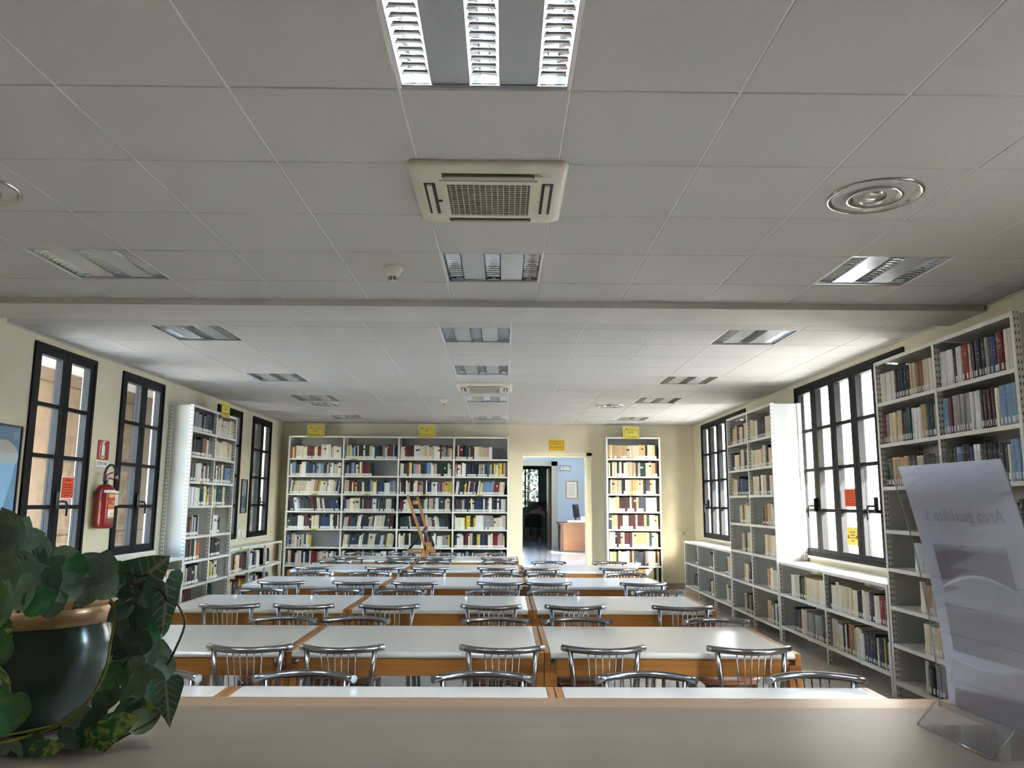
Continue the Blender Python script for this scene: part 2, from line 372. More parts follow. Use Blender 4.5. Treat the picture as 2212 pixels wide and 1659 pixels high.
facade('sky_block_hall', (2, -22, -.2), (34, 5, 9.5), MARBLE, 'unseen pale stone hall added behind the counter to block low sky', [(1, 3.2), (5, 7.2)], [(3, 4.2), (9, 10.2), (15, 16.2), (21, 22.2), (27, 28.2)], BLUEW, 'y2', 1)  # unseen building added to cut the bright low sky at the right windows
# ================================================================== CEILING FITTINGS
TUBE_ON = mat('lit_tube', (240, 248, 255), .4, emit=TUBE_POWER)
TUBE_OFF = mat('unlit_tube', (225, 228, 230), .3)
HOUSING = mat('luminaire_housing', (225, 225, 225), .5)
def strip_mesh():
    g = MB(); n = 7; prof = []
    for i in range(n):
        t = i / (n - 1); prof.append((.05 - .028 * t ** 1.6, .07 * t))
    for sx in (-1, 1):
        vs_ = []; 
        for x, z in prof: vs_ += [(sx * x, -.272, z), (sx * x, .272, z)]
        g.add(vs_, [(2 * i, 2 * i + 1, 2 * i + 3, 2 * i + 2) for i in range(n - 1)], True)
    g.add([(-.022, -.272, .07), (.022, -.272, .07), (.022, .272, .07), (-.022, .272, .07)], [(0, 1, 2, 3)])
    for y in (-.272, .272): g.add([(-.05, y, 0), (.05, y, 0), (.022, y, .07), (-.022, y, .07)], [(0, 1, 2, 3)])
    return g
def blade(g, y):
    n = 6; vs_ = []
    for i in range(n + 1):
        x = -.048 + .096 * i / n; k = (x / .048) ** 2; zb = .005 * (1 - k); zt = .020 + .003 * k; hw = .036 / .048
        for (yy, zz) in ((y - .0035, zt), (y, zb), (y + .0035, zt)): vs_.append((x * (1 if zz == zb else hw), yy, zz))
    fs = []
    for i in range(n):
        for j in range(2): fs.append((3 * i + j, 3 * i + j + 1, 3 * i + j + 4, 3 * i + j + 3))
    g.add(vs_, fs, True)
strip_me = strip_mesh().mesh('louvre_strip'); strip_me.materials.append(LOUVRE)
bl = MB(); blade(bl, 0); blade_me = bl.mesh('louvre_blade'); blade_me.materials.append(LOUVRE)
full = strip_mesh()
for i in range(11): blade(full, -.225 + .045 * i)
full_me = full.mesh('louvre_strip'); full_me.materials.append(LOUVRE)
tube_me = {}
for on in (0, 1):
    me = MB().tube([(0, -.262, .044), (0, .262, .044)], .011, 10).mesh('tube'); me.materials.append(TUBE_ON if on else TUBE_OFF); tube_me[on] = me
fr = MB()
for a, b in (((-.298, -.298), (.298, -.276)), ((-.298, .276), (.298, .298)), ((-.298, -.276), (-.286, .276)), ((.286, -.276), (.298, .276))): fr.box((a[0], a[1], -.005), (b[0], b[1], .025))
frame_me = fr.mesh('trim_frame'); frame_me.materials.append(ALU)
pm = MB().box((-.0675, -.276, .0), (.0675, .276, .004)).mesh('cover_panel'); pm.materials.append(PANEL_AL)
hm = MB()
hm.box((-.297, -.297, .085), (.297, .297, .09))
for a, b in (((-.297, -.297), (-.294, .297)), ((.294, -.297), (.297, .297)), ((-.294, -.297), (.294, -.294)), ((-.294, .294), (.294, .297))): hm.box((a[0], a[1], .026), (b[0], b[1], .085))
hm = hm.mesh('housing'); hm.materials.append(HOUSING)
def sub(name, me, parent, loc=(0, 0, 0)):
    o = bpy.data.objects.new(name, me); COL.objects.link(o); o.parent = parent; o.location = loc; return o
def luminaire(x, y, label, on=False, fine=False):
    r = empty('ceiling_light', (x, y, ZC + .009)); tag(r, label, 'ceiling light', 'recessed louvre ceiling lights')
    sub('housing', hm, r); sub('trim_frame', frame_me, r)
    for px in (-.118, .118): sub('cover_panel', pm, r, (px, 0, .0))
    for px in (-.236, 0, .236):
        s_ = sub('louvre_strip', strip_me if fine else full_me, r, (px, 0, 0))
        if fine:
            for i in range(11): sub('louvre_blade', blade_me, s_, (0, -.225 + .045 * i, 0))
        sub('tube', tube_me[1 if on else 0], r, (px, 0, 0))
    return r
sidew = {-4: 'left', 0: 'middle', 4: 'right'}
for c, r_ in NEAR_L:
    x, y = X1 + .6 * c + .3, Z1 + .6 * r_ + .3
    luminaire(x, y, {0: 'lit louvre ceiling light at the top of the picture', -4: 'lit louvre ceiling light added out of view beyond the left picture edge', 4: 'lit louvre ceiling light added out of view beyond the right picture edge'}[c] if r_ < 0 else 'unlit louvre light before the beam, %s column' % sidew[c], r_ < 0, True)  # left and right lit ones are out of view, added to brighten the near end
for c in (-4, 0, 4): luminaire(X1 + .6 * c + .3, Z1 - 2.7, 'lit louvre ceiling light added unseen behind the counter, %s column' % sidew[c], True).location.z = ZC - .03  # unseen lit row added for more light on counter and first tables
rowno = {-1: 'first', 2: 'second', 3: 'second', 6: 'third', 10: 'fourth'}
for c, r_ in FAR_L:
    luminaire(X2 + .6 * c + .3, Z2 + .6 * r_ + .3, 'unlit louvre light, %s one beyond the beam in the %s column' % (rowno[r_], sidew[c]))

DARK = mat('dark_slot', (46, 44, 40), .6)
LOGO = mat('navy_badge', (30, 36, 60), .4)
def cassette(x, y, label):
    r = empty('air_conditioner', (x, y, ZC)); tag(r, label, 'air conditioner', 'ceiling cassette air conditioners')
    g = MB(); pts = []
    def ring(hw, hd, rad, z, n=5):
        out = []
        for cx, cy, a0 in ((hw - rad, hd - rad, 0), (-hw + rad, hd - rad, 90), (-hw + rad, -hd + rad, 180), (hw - rad, -hd + rad, 270)):
            for i in range(n): a = R(a0 + 90 * i / (n - 1)); out.append((cx + rad * math.cos(a), cy + rad * math.sin(a), z))
        return out
    rings = [ring(.34, .34, .03, 0), ring(.345, .345, .035, -.012), ring(.32, .32, .05, -.03), ring(.295, .295, .05, -.036)]
    n = len(rings[0]); vs_ = [v for q in rings for v in q]
    fs = [(i * n + j, (i + 1) * n + j, (i + 1) * n + (j + 1) % n, i * n + (j + 1) % n) for i in range(3) for j in range(n)]
    g.add(vs_, fs, True); g.f.append(tuple(3 * n + j for j in reversed(range(n)))); g.sm.append(False)
    g.build('body_panel', CREAM, r)
    z = -.036
    for k, (cx, cy, w_, d_) in enumerate(((0, -.258, .40, .05), (0, .262, .40, .04), (-.262, 0, .05, .36), (.262, 0, .05, .36))):
        s_ = box('air_slot', (cx - w_ / 2, cy - d_ / 2, z - .0015), (cx + w_ / 2, cy + d_ / 2, z + .004), DARK, r)
        if w_ > d_: box('flap', (cx - w_ / 2 + .006, cy - .006, z - .008), (cx + w_ / 2 - .006, cy + .016, z - .0016), mat('flap_plastic', (168, 160, 138), .5), s_)
        else: box('flap', (cx - .012, cy - d_ / 2 + .006, z - .012), (cx + .01, cy + d_ / 2 - .006, z - .0016), CREAM, s_)
    gr = box('grille_back', (-.185, -.185, z - .002), (.185, .185, z + .002), DARK, r)
    f_ = MB()
    for a, b in (((-.215, -.215), (.215, -.185)), ((-.215, .185), (.215, .215)), ((-.215, -.185), (-.185, .185)), ((.185, -.185), (.215, .185))): f_.box((a[0], a[1], z - .008), (b[0], b[1], z + .001))
    f_.build('grille_frame', CREAM, r)
    b_ = MB()
    for i in range(14): xx = -.172 + .344 * i / 13; b_.box((xx - .002, -.185, z - .008), (xx + .002, .185, z - .0045))
    for i in range(16): yy = -.175 + .35 * i / 15; b_.box((-.185, yy - .003, z - .0055), (.185, yy + .003, z - .0022))
    o = b_.build('grille_bars', mat('grille_bar', (196, 188, 166), .5), r); o['kind'] = 'stuff'
    MB().lathe([(.0, -.004), (.011, -.004), (.012, 0)], 14, (-.228, .02, z)).build('badge', LOGO, r)
    box('small_mark', (.224, .03, z - .001), (.234, .034, z), LOGO, r)
    box('rating_sticker', (.185, -.29, z - .001), (.27, -.245, z + .001), mat('sticker', (200, 196, 186), .5), r)
    for i in range(3): box('sticker_print', (.192, -.283 + .011 * i, z - .0014), (.222 + .01 * i, -.279 + .011 * i, z - .0008), INK, r)
cassette(X1 + .3, Z1 + .9, 'cream ceiling cassette air conditioner nearest the counter')
cassette(X2 + .3, Z2 + 2.7, 'small-looking cream cassette air conditioner far down the ceiling')

DIFF = mat('diffuser_metal', (196, 194, 186), .16, 1.0)
def diffuser(x, y, label):
    r = empty('air_diffuser', (x, y, ZC)); tag(r, label, 'air diffuser', 'round ceiling air diffusers')
    MB().lathe([(.165, .045), (.17, .02), (.19, -.004), (.205, -.012), (.212, -.008), (.212, 0)], 40).build('outer_ring', DIFF, r)
    MB().lathe([(.165, .0485), (0.001, .05)], 32).build('throat', DARK, r)
    MB().lathe([(.105, .04), (.108, .01), (.125, -.014), (.122, -.016), (.095, -.004), (.088, .03)], 36).build('middle_ring', DIFF, r)
    MB().lathe([(.088, .032), (.052, .004), (.05, -.012), (.001, -.016)], 30).build('centre_cone', DIFF, r)
diffuser(X1 + 2.1, Z1 + .9, 'shiny round air diffuser right of the near air conditioner')
diffuser(X1 - 2.1, Z1 + .9, 'round air diffuser cut by the left picture edge')
diffuser(X2 - 2.1, Z2 + 4.5, 'far round air diffuser over the left table column')
diffuser(X2 + 2.1, Z2 + 4.5, 'far round air diffuser over the right table column')
def smoke(x, y, label):
    r = empty('smoke_detector', (x, y, ZC)); tag(r, label, 'smoke detector', 'ceiling smoke detectors')
    MB().lathe([(.056, 0), (.058, -.012), (.05, -.02), (.034, -.058), (.03, -.062)], 24).build('body', CREAM, r)
    MB().lathe([(.030, -.06), (.029, -.078), (.026, -.082)], 20).build('sensor_chamber', DARK, r)
    for i in range(8):
        a = 2 * PI * i / 8; box('chamber_rib', (-.003, .027, -.082), (.003, .034, -.058), CREAM, r).rotation_euler = (0, 0, a)
    MB().lathe([(.034, -.07), (.034, -.073), (.029, -.073)], 20).build('chamber_ring', CREAM, r)
    MB().lathe([(.026, -.08), (.018, -.088), (.001, -.088)], 20).build('tip', CREAM, r)
smoke(-.687, 4.626, 'cream smoke detector before the ceiling beam')
smoke(-.842, 10.80, 'small smoke detector far beyond the ceiling beam')

# ================================================================== BOOKCASES
def post_mesh(h, w_=.03, d_=.042, flip=False):
    m = MB().box((-w_ / 2, 0, 0), (w_ / 2, d_, h)).mesh('post')
    uv = m.uv_layers.new(name='UVMap')
    for p in m.polygons:
        for li in p.loop_indices:
            v = m.vertices[m.loops[li].vertex_index].co
            uv.data[li].uv = (v.y, v.z) if abs(p.normal.x) > .5 else (-1, -1)
    return m
post_cache = {}
def post(parent, u, v, h, m, w_=.03, d_=.042):
    k = (h, m.name, w_, d_)
    if k not in post_cache:
        me = post_mesh(h, w_, d_); me.materials.append(m); post_cache[k] = me
    return sub('post', post_cache[k], parent, (u, v, 0))
class Case: pass
def bookcase(name, label, loc, rz, bays, depth, h, zs, low=False, back=None, sides=True, feet=True, cat='bookcase', tie=False):
    r = empty(name, loc, rz); tag(r, label, cat); c = Case(); c.root = r; c.zs = zs; c.depth = depth; c.bays = []; c.rz = rz; c.loc = Vector(loc)
    u = 0; us = [0]
    for b in bays: u += b; us.append(u)
    pm_ = SLOT_SQ if low else SLOT_STEEL; pd = .037 if low else .042; pw = .028
    for i, uu in enumerate(us):
        q = .0 if 0 < i < len(us) - 1 else (pw / 2 if i == 0 else -pw / 2)
        post(r, uu + q, 0, h, pm_, pw, pd); post(r, uu + q, depth - pd, h, pm_, pw, pd)
        if sides: box('side_panel', (uu + q - .003, pd, .12), (uu + q + .003, depth - pd, h - .01), mat('side_sheet', (190, 190, 186), .5), r)
        else:
            for z in (.12, h * .55): box('side_brace', (uu + q - .004, pd, z), (uu + q + .004, depth - pd, z + .05), WHITE_STEEL, r)
    for i in range(len(bays)):
        a, b = us[i] + pw / 2, us[i + 1] - pw / 2
        if i == 0: a += pw / 2
        if i == len(bays) - 1: b -= pw / 2
        c.bays.append((a, b))
        for z in zs + [h]:
            g = MB(); g.box((a + .0005, .002, z - .004), (b - .0005, depth - .004, z)); g.box((a + .0005, .002, z - .028), (b - .0005, .006, z - .004)); g.box((a + .0005, .006, z - .028), (b - .0005, .016, z - .025))
            g.build('shelf', WHITE_STEEL, r)
        if back: box('back_panel', (a, depth - .004, zs[0] - .02), (b, depth - .0005, h - .005), back, r)
    return c
# ------------------------------------------------------------------ books
BC = {'cream': ((214, 202, 172), 'cream'), 'ivory': ((226, 220, 200), 'ivory'), 'white': ((226, 226, 224), 'white'), 'tan': ((196, 164, 116), 'tan'), 'brown': ((132, 84, 44), 'brown'),
      'navy': ((16, 22, 44), 'navy'), 'blue': ((28, 54, 104), 'blue'), 'sky': ((112, 146, 182), 'pale-blue'), 'red': ((116, 22, 28), 'red'), 'maroon': ((72, 20, 26), 'maroon'),
      'grey': ((140, 140, 138), 'grey'), 'black': ((20, 20, 23), 'black'), 'teal': ((22, 64, 68), 'teal'), 'green': ((20, 54, 40), 'green'), 'beige': ((190, 176, 150), 'beige'),
      'slate': ((54, 62, 74), 'slate'), 'yellow': ((206, 182, 56), 'yellow'), 'orange': ((186, 100, 42), 'orange'), 'olive': ((112, 112, 60), 'olive'), 'pink': ((190, 150, 140), 'pinkish')}
def book_mat(cn):
    k = 'book_' + cn
    if k in MC: return MC[k]
    c = lin(BC[cn][0]); m = mat(k, BC[cn][0], .5); t = m.node_tree; b = t.nodes['Principled BSDF']
    lum = sum(c) / 3; ink = tuple(v * .35 for v in c) if lum > .3 else (.55, .47, .28)
    tc = t.nodes.new('ShaderNodeTexCoord'); oi = t.nodes.new('ShaderNodeObjectInfo')
    mp = t.nodes.new('ShaderNodeVectorMath'); mp.operation = 'MULTIPLY_ADD'; mp.inputs[1].default_value = (3, .01, 26)
    t.links.new(tc.outputs['Generated'], mp.inputs[0])
    cb = t.nodes.new('ShaderNodeCombineXYZ'); mu = t.nodes.new('ShaderNodeMath'); mu.operation = 'MULTIPLY'; mu.inputs[1].default_value = 91
    t.links.new(oi.outputs['Random'], mu.inputs[0])
    for i in range(3): t.links.new(mu.outputs[0], cb.inputs[i])
    t.links.new(cb.outputs[0], mp.inputs[2])
    n = t.nodes.new('ShaderNodeTexNoise'); n.inputs['Scale'].default_value = 1.0; n.inputs['Detail'].default_value = 1
    t.links.new(mp.outputs[0], n.inputs['Vector'])
    gt = t.nodes.new('ShaderNodeMath'); gt.operation = 'GREATER_THAN'; gt.inputs[1].default_value = .60; t.links.new(n.outputs[0], gt.inputs[0])
    sp = t.nodes.new('ShaderNodeSeparateXYZ'); t.links.new(tc.outputs['Generated'], sp.inputs[0])
    cm = t.nodes.new('ShaderNodeMath'); cm.operation = 'COMPARE'; cm.inputs[1].default_value = .66; cm.inputs[2].default_value = .22; t.links.new(sp.outputs[2], cm.inputs[0])
    cx = t.nodes.new('ShaderNodeMath'); cx.operation = 'COMPARE'; cx.inputs[1].default_value = .5; cx.inputs[2].default_value = .27; t.links.new(sp.outputs[0], cx.inputs[0])
    a1 = t.nodes.new('ShaderNodeMath'); a1.operation = 'MULTIPLY'; a2 = t.nodes.new('ShaderNodeMath'); a2.operation = 'MULTIPLY'
    t.links.new(gt.outputs[0], a1.inputs[0]); t.links.new(cm.outputs[0], a1.inputs[1]); t.links.new(a1.outputs[0], a2.inputs[0]); t.links.new(cx.outputs[0], a2.inputs[1])
    f = t.nodes.new('ShaderNodeMath'); f.operation = 'MULTIPLY'; f.inputs[1].default_value = .55; t.links.new(a2.outputs[0], f.inputs[0])
    hv = t.nodes.new('ShaderNodeHueSaturation'); hv.inputs['Color'].default_value = (*c, 1)
    mr = t.nodes.new('ShaderNodeMapRange'); mr.inputs[3].default_value = .82; mr.inputs[4].default_value = 1.1; t.links.new(oi.outputs['Random'], mr.inputs[0]); t.links.new(mr.outputs[0], hv.inputs['Value'])
    mx = t.nodes.new('ShaderNodeMix'); mx.data_type = 'RGBA'; mx.inputs['B'].default_value = (*ink, 1)
    t.links.new(hv.outputs[0], mx.inputs['A']); t.links.new(f.outputs[0], mx.inputs['Factor']); t.links.new(mx.outputs['Result'], b.inputs['Base Color'])
    return m
# unit book: x -.5..+.5 thickness, y 0 (spine) .. 1, z 0..1
def unit_cover(rounded):
    g = MB(); sp = [(-.5, .03), (-.36, -.004), (0, -.02), (.36, -.004), (.5, .03)] if rounded else [(-.5, 0), (-.2, 0), (0, 0), (.2, 0), (.5, 0)]
    out = [(-.5, 1)] + sp + [(.5, 1)]; inn = [(.42, 1), (.42, .05), (-.42, .05), (-.42, 1)]
    o = out + inn; n = len(o)
    g.add([(x, y, 0) for x, y in o] + [(x, y, 1) for x, y in o], [(i, (i + 1) % n, n + (i + 1) % n, n + i) for i in range(n)] + [tuple(reversed(range(n))), tuple(range(n, 2 * n))])
    return g.mesh('book')
cov = [unit_cover(True), unit_cover(False)]
for m_ in cov: m_.materials.append(PAPER)
pag = MB().box((-.42, .05, .015), (.42, .97, .985)).mesh('page_block'); pag.materials.append(mat('pages', (212, 202, 178), .9))
LABELM = mat('spine_label', (228, 228, 222), .7)
lab = MB().box((-.40, -.012, 0), (.40, .03, 1)).mesh('spine_label'); lab.materials.append(LABELM)
stuffV, stuffF, stuffC = [], [], []
nbook = [0]
rnd = random.Random(7)
def book_world(c, u, v, z, t, d, h, lean):
    """matrix of a book: local x along the shelf, leaning about its foot"""
    return Matrix.Translation(c.loc) @ Matrix.Rotation(c.rz, 4, 'Z') @ Matrix.Translation((u, v, z)) @ Matrix.Rotation(lean, 4, 'Y')
def put_book(c, u, v, z, t, d, h, lean, cn, label=None, group=None, lb=True, lz=.012, lh=.034, pages=True):
    if label:
        o = bpy.data.objects.new('book', cov[0 if t > .02 else 1]); COL.objects.link(o)
        o.matrix_world = book_world(c, u, v, z, t, d, h, lean) @ Matrix.Diagonal((t, d, h, 1))
        o.material_slots[0].link = 'OBJECT'; o.material_slots[0].material = book_mat(cn)
        tag(o, label, 'book', group); nbook[0] += 1
        if pages: sub('page_block', pag, o)
        if lb:
            l_ = sub('spine_label', lab, o, (0, 0, lz / h)); l_.scale = (1, 1, lh / h)
    else:
        M = book_world(c, u, v, z, t, d, h, lean); col = lin(BC[cn][0]); k = rnd.uniform(.8, 1.12); col = tuple(min(1, q * k) for q in col)
        def bx(x0, x1, y0, y1, z0, z1, cc):
            n = len(stuffV)
            for p in ((x0, y0, z0), (x1, y0, z0), (x1, y1, z0), (x0, y1, z0), (x0, y0, z1), (x1, y0, z1), (x1, y1, z1), (x0, y1, z1)): stuffV.append(tuple(M @ Vector(p)))
            for f in ((0, 3, 2, 1), (4, 5, 6, 7), (0, 1, 5, 4), (1, 2, 6, 5), (2, 3, 7, 6), (3, 0, 4, 7)): stuffF.append(tuple(i + n for i in f)); stuffC.append(cc)
        bx(-t / 2, t / 2, 0, d, 0, h, col)
        if rnd.random() < .12: zz = h * rnd.uniform(.55, .75); bx(-t / 2 - .0003, t / 2 + .0003, -.0008, .01, zz, zz + .03, lin(rnd.choice([(205, 200, 186), (30, 28, 30), (96, 30, 32)])))
        if lb: bx(-t * .46, t * .46, -.002, .01, lz, lz + lh, lin((225, 226, 222)))
SHELFW = ['bottom', 'second', 'third', 'fourth', 'fifth', 'sixth', 'seventh', 'top']
def fill(c, bay, k, seq=None, pal=None, a=0.0, b=1.0, single=None, tr=(.018, .045), hr=(.20, .27), lean=0, lbp=1.0, v=.03, dr=(.15, .2), group=None, where='', lz=.012, lh=.034, maxh=None, bigs=()):
    """books on shelf k of a bay between fractions a..b; single: label each as its own thing"""
    u0, u1 = c.bays[bay]; z = c.zs[k]
    ua = u0 + .006 + (u1 - u0 - .012) * a; ub = u0 + .006 + (u1 - u0 - .012) * b
    if lean > 0: ub -= .034
    if lean < 0: ua += .034
    top = (c.zs + [9])[k + 1] if k + 1 < len(c.zs) else c.top
    mh = min(maxh or 9, top - z - .034)
    items = []
    if seq:
        for s_ in seq:
            wd = rnd.uniform(*tr)
            if s_[-1] == '+': s_ = s_[:-1]; wd *= 1.7
            elif s_[-1] == '-': s_ = s_[:-1]; wd *= .55
            items.append([s_, wd])
        tot = sum(i[1] for i in items) + .001 * len(items); f = (ub - ua) / tot
        for i in items: i[1] *= f
    else:
        cur = 0; last = None
        while True:
            wd = rnd.uniform(*tr); cn = last if last and rnd.random() < .38 else rnd.choice(pal)
            wd = items[-1][1] if items and cn == last and rnd.random() < .6 else wd
            if cur + wd + .001 > ub - ua: break
            items.append([cn, wd]); cur += wd + .001; last = cn
    u = ua; n = 0; lasth = None; lastc = None
    for cn, wd in items:
        h = lasth if cn == lastc and rnd.random() < .8 else rnd.uniform(*hr)
        h = min(h, mh); lasth, lastc = h, cn
        ln = 0
        if lean and wd < .04:
            ln = lean; t_ = wd * math.cos(ln) * .96
        else: t_ = wd
        if ln: h = min(h, mh - .02)
        uu = u + wd / 2
        lbl = None
        if single: lbl = '%s book, %s from left on the %s shelf, %s' % (BC[cn][1], ORD[min(n, 29)], SHELFW[k] if k < len(c.zs) - 1 else 'top', single)
        put_book(c, uu, v + rnd.uniform(0, .008), z + .0005 + abs(math.sin(ln)) * t_ / 2, t_ - .001, min(rnd.uniform(*dr), c.depth - v - .03), h, ln, cn, lbl, group, rnd.random() < lbp, lz, lh)
        u += wd + .001; n += 1

ZR = [.133, .419, .707, 1.003, 1.303, 1.648, 1.993, 2.332]
# right wall: near tall case (front faces -x; u runs from far to near)
DB = mat('dark_back_sheet', (176, 172, 162), .6)
nearc = bookcase('tall_bookcase', 'tall white steel bookcase at the right, nearest the counter', (3.1, 6.387, 0), -PI / 2, [.90, .90], .355, 2.678, ZR, back=DB); nearc.top = 2.65
GN = 'books in the near right bookcase'
S = [(7, 0, 'ivory ivory ivory ivory ivory navy navy navy navy navy tan beige brown brown cream cream ivory black', 'far half of near right bookcase', (.24, .25)),
     (7, 1, 'white+ white+ navy white white- red+ cream- navy navy+ navy grey blue+ red+ ivory ivory blue', 'near half of near right bookcase', (.245, .265)),
     (6, 0, 'red grey cream cream cream- beige+ red- teal teal teal white white white tan+ teal teal grey+', 'far half of near right bookcase', (.235, .255)),
     (6, 1, 'sky+ red grey+ grey grey grey+ white white white teal- maroon maroon maroon ivory sky+ sky+ sky black', 'near half of near right bookcase', (.25, .265)),
     (5, 0, 'green green tan tan tan tan black black cream+ navy black black grey slate', 'far half of near right bookcase', (.22, .25)),
     (5, 1, 'green green green sky+ navy+ navy blue white white black black black+ navy navy+ black white- sky sky sky+', 'near half of near right bookcase', (.23, .27))]
for k, by, sq, wh, hr in S: fill(nearc, by, k, sq.split(), single=wh, hr=hr, tr=(.04, .05), group=GN, lz=.016, lh=.04, dr=(.2, .25))
for k, sq, a in ((4, 'tan tan cream cream tan beige', .58), (3, 'white white white white grey grey white', .40), (2, 'cream tan cream- cream navy navy', .45), (1, 'cream cream tan cream+ beige', .48), (0, 'ivory- navy navy navy+ red', .45)):
    fill(nearc, 0, k, sq.split(), a=a, b=1, single='far half of near right bookcase', hr=(.2, .235), tr=(.04, .05), group=GN, lz=.016, lh=.04, dr=(.2, .25))
for k, sq in ((4, 'black black black black navy black black+ black black maroon black black'), (3, 'black black maroon cream navy black tan tan')):
    fill(nearc, 1, k, sq.split(), a=.35 if k < 4 else .1, b=1, single='near half of near right bookcase', hr=(.2, .24), tr=(.04, .05), group=GN, dr=(.2, .25))
# right wall: low case under the wide window
low_a = bookcase('low_bookcase', 'low white steel bookcase under the wide right window', (3.1, 8.915, 0), -PI / 2, [1.255, 1.255], .355, .868, [.175, .525], True); low_a.top = .84
GL = 'books in the low right bookcase'
fill(low_a, 0, 1, 'ivory cream cream black- green+ tan- cream+ cream+ cream cream+ cream'.split(), a=.22, single='far half of low right bookcase', group=GL, hr=(.22, .25), lz=.016, dr=(.2, .25))
fill(low_a, 1, 1, 'black- ivory ivory- cream cream cream cream cream- cream tan- cream+ navy black ivory ivory ivory- navy+ ivory ivory red red'.split(), a=.02, b=.97, single='near half of low right bookcase', group=GL, hr=(.22, .26), dr=(.2, .25))
fill(low_a, 0, 0, 'navy navy navy cream cream- grey grey grey grey+ grey- black cream'.split(), a=.26, single='far half of low right bookcase', group=GL, hr=(.22, .25), dr=(.2, .25))
fill(low_a, 1, 0, 'cream cream cream- ivory ivory teal- white maroon- brown+ beige- cream ivory white- slate navy navy navy cream- navy navy yellow- black- white'.split(), a=.03, b=.97, single='near half of low right bookcase', group=GL, hr=(.22, .265), dr=(.2, .25))
# right wall: middle tall case
ZM = [.14, .52, .90, 1.255, 1.615, 1.95, 2.30]
midc = bookcase('tall_bookcase', 'tall white steel bookcase between the two right windows', (3.1, 10.745, 0), -PI / 2, [.905, .905], .355, 2.67, ZM, back=DB); midc.top = 2.64
GM = 'books in the middle right bookcase'
T_ = [(6, 0, 'green tan cream maroon cream black cream cream', .06), (6, 1, 'cream beige cream navy navy navy navy cream cream tan', .0), (5, 0, 'black cream cream red cream cream black beige', .06), (5, 1, 'cream cream cream cream tan cream navy cream cream', .0),
      (4, 0, 'tan cream navy blue navy navy navy', .05), (4, 1, 'cream cream cream maroon ivory cream navy cream cream', .05), (3, 0, 'cream tan- black tan cream ivory cream', .4), (3, 1, 'black- brown tan+ ivory cream brown-', .42),
      (2, 0, 'tan beige- black cream cream ivory', .45), (2, 1, 'cream tan- cream cream+ tan', .45), (1, 0, 'tan cream maroon maroon maroon', .5), (1, 1, 'tan orange- ivory+ cream+ cream beige', .5), (0, 0, 'cream black maroon tan navy navy slate', .45), (0, 1, 'tan+ beige navy- ivory navy- cream maroon', .45)]
for k, by, sq, a in T_: fill(midc, by, k, sq.split(), a=a, single='%s half of middle right bookcase' % ('far' if by == 0 else 'near'), group=GM, hr=(.2, .26), dr=(.2, .25), lz=.014)
low_b = bookcase('low_bookcase', 'low white steel bookcase in the rear right corner', (3.1, 13.495, 0), -PI / 2, [.90, .955, .875], .355, .872, [.146, .53], True, sides=True); low_b.top = .845
GB = 'books in the rear right low bookcase'
for by, k, sq, a in ((0, 1, 'navy navy', .72), (1, 1, 'black slate navy cream maroon', .62), (2, 1, 'navy tan cream tan cream', .58), (0, 0, 'navy slate navy slate', .55), (1, 0, 'black cream tan black black', .55), (2, 0, 'cream cream slate- cream tan', .6)):
    fill(low_b, by, k, sq.split(), a=a, hr=(.2, .25), dr=(.2, .25))
# rear wall
ZB = [.10, .41, .72, 1.036, 1.343, 1.645, 1.963, 2.27]
rear = bookcase('wide_bookcase', 'wide four-bay white bookcase along the rear wall', (-3.84, 13.9, 0), 0, [.984, .984, .984, .984], .32, 2.668, ZB, back=GREY_BACK); rear.top = 2.64
MODERN = ['ivory', 'white', 'cream', 'white', 'ivory', 'cream', 'navy', 'black', 'teal', 'maroon', 'sky', 'green', 'red', 'grey', 'slate', 'beige', 'yellow', 'white', 'blue', 'pink', 'black', 'ivory']
DARKP = ['navy', 'black', 'green', 'teal', 'maroon', 'ivory', 'white', 'slate', 'navy', 'red', 'cream', 'black', 'blue', 'beige']
kw = dict(tr=(.013, .036), lbp=.9, lh=.036, lz=.006, hr=(.195, .25))
for by in range(4):
    for k in range(8):
        a, b, ln, pal = .01, .99, 0, MODERN
        if k in (3, 4) : pal = DARKP
        if (by, k) == (0, 2): b = .44
        if (by, k) == (1, 6): b = .54
        if (by, k) == (3, 7): b = .73
        if (by, k) in ((0, 5), (0, 4), (1, 3), (1, 2), (2, 3), (3, 5)): ln = R(7) if (by, k) != (0, 4) else R(-8)
        if (by, k) == (2, 3): ln = R(-7)
        if (by, k) in ((1, 7),): ln = 0
        pa = pal
        if (by, k) == (0, 7): pa = ['cream', 'ivory', 'cream', 'orange', 'white', 'red', 'ivory', 'slate']
        if (by, k) == (0, 6): pa = ['ivory', 'cream', 'sky', 'white', 'blue', 'ivory', 'navy']
        if (by, k) == (3, 3): pa = ['white', 'ivory', 'black', 'cream', 'grey', 'white', 'yellow']
        fill(rear, by, k, pal=pa, a=a, b=b, lean=ln, **kw)
so_c = bookcase('narrow_bookcase', 'narrow white bookcase right of the rear doorway', (1.836, 13.9, 0), 0, [.972], .32, 2.68, [.13, .423, .743, 1.053, 1.363, 1.671, 1.981, 2.296], back=GREY_BACK); so_c.top = 2.65
OLD = ['cream', 'tan', 'cream', 'tan', 'beige', 'maroon', 'green', 'slate', 'black', 'cream', 'ivory', 'maroon', 'tan', 'beige']
for k in range(8): fill(so_c, 0, k, pal=OLD, a=.01, b=.99, tr=(.026, .05), lbp=.55, hr=(.235, .262), lh=.045, lz=.008)
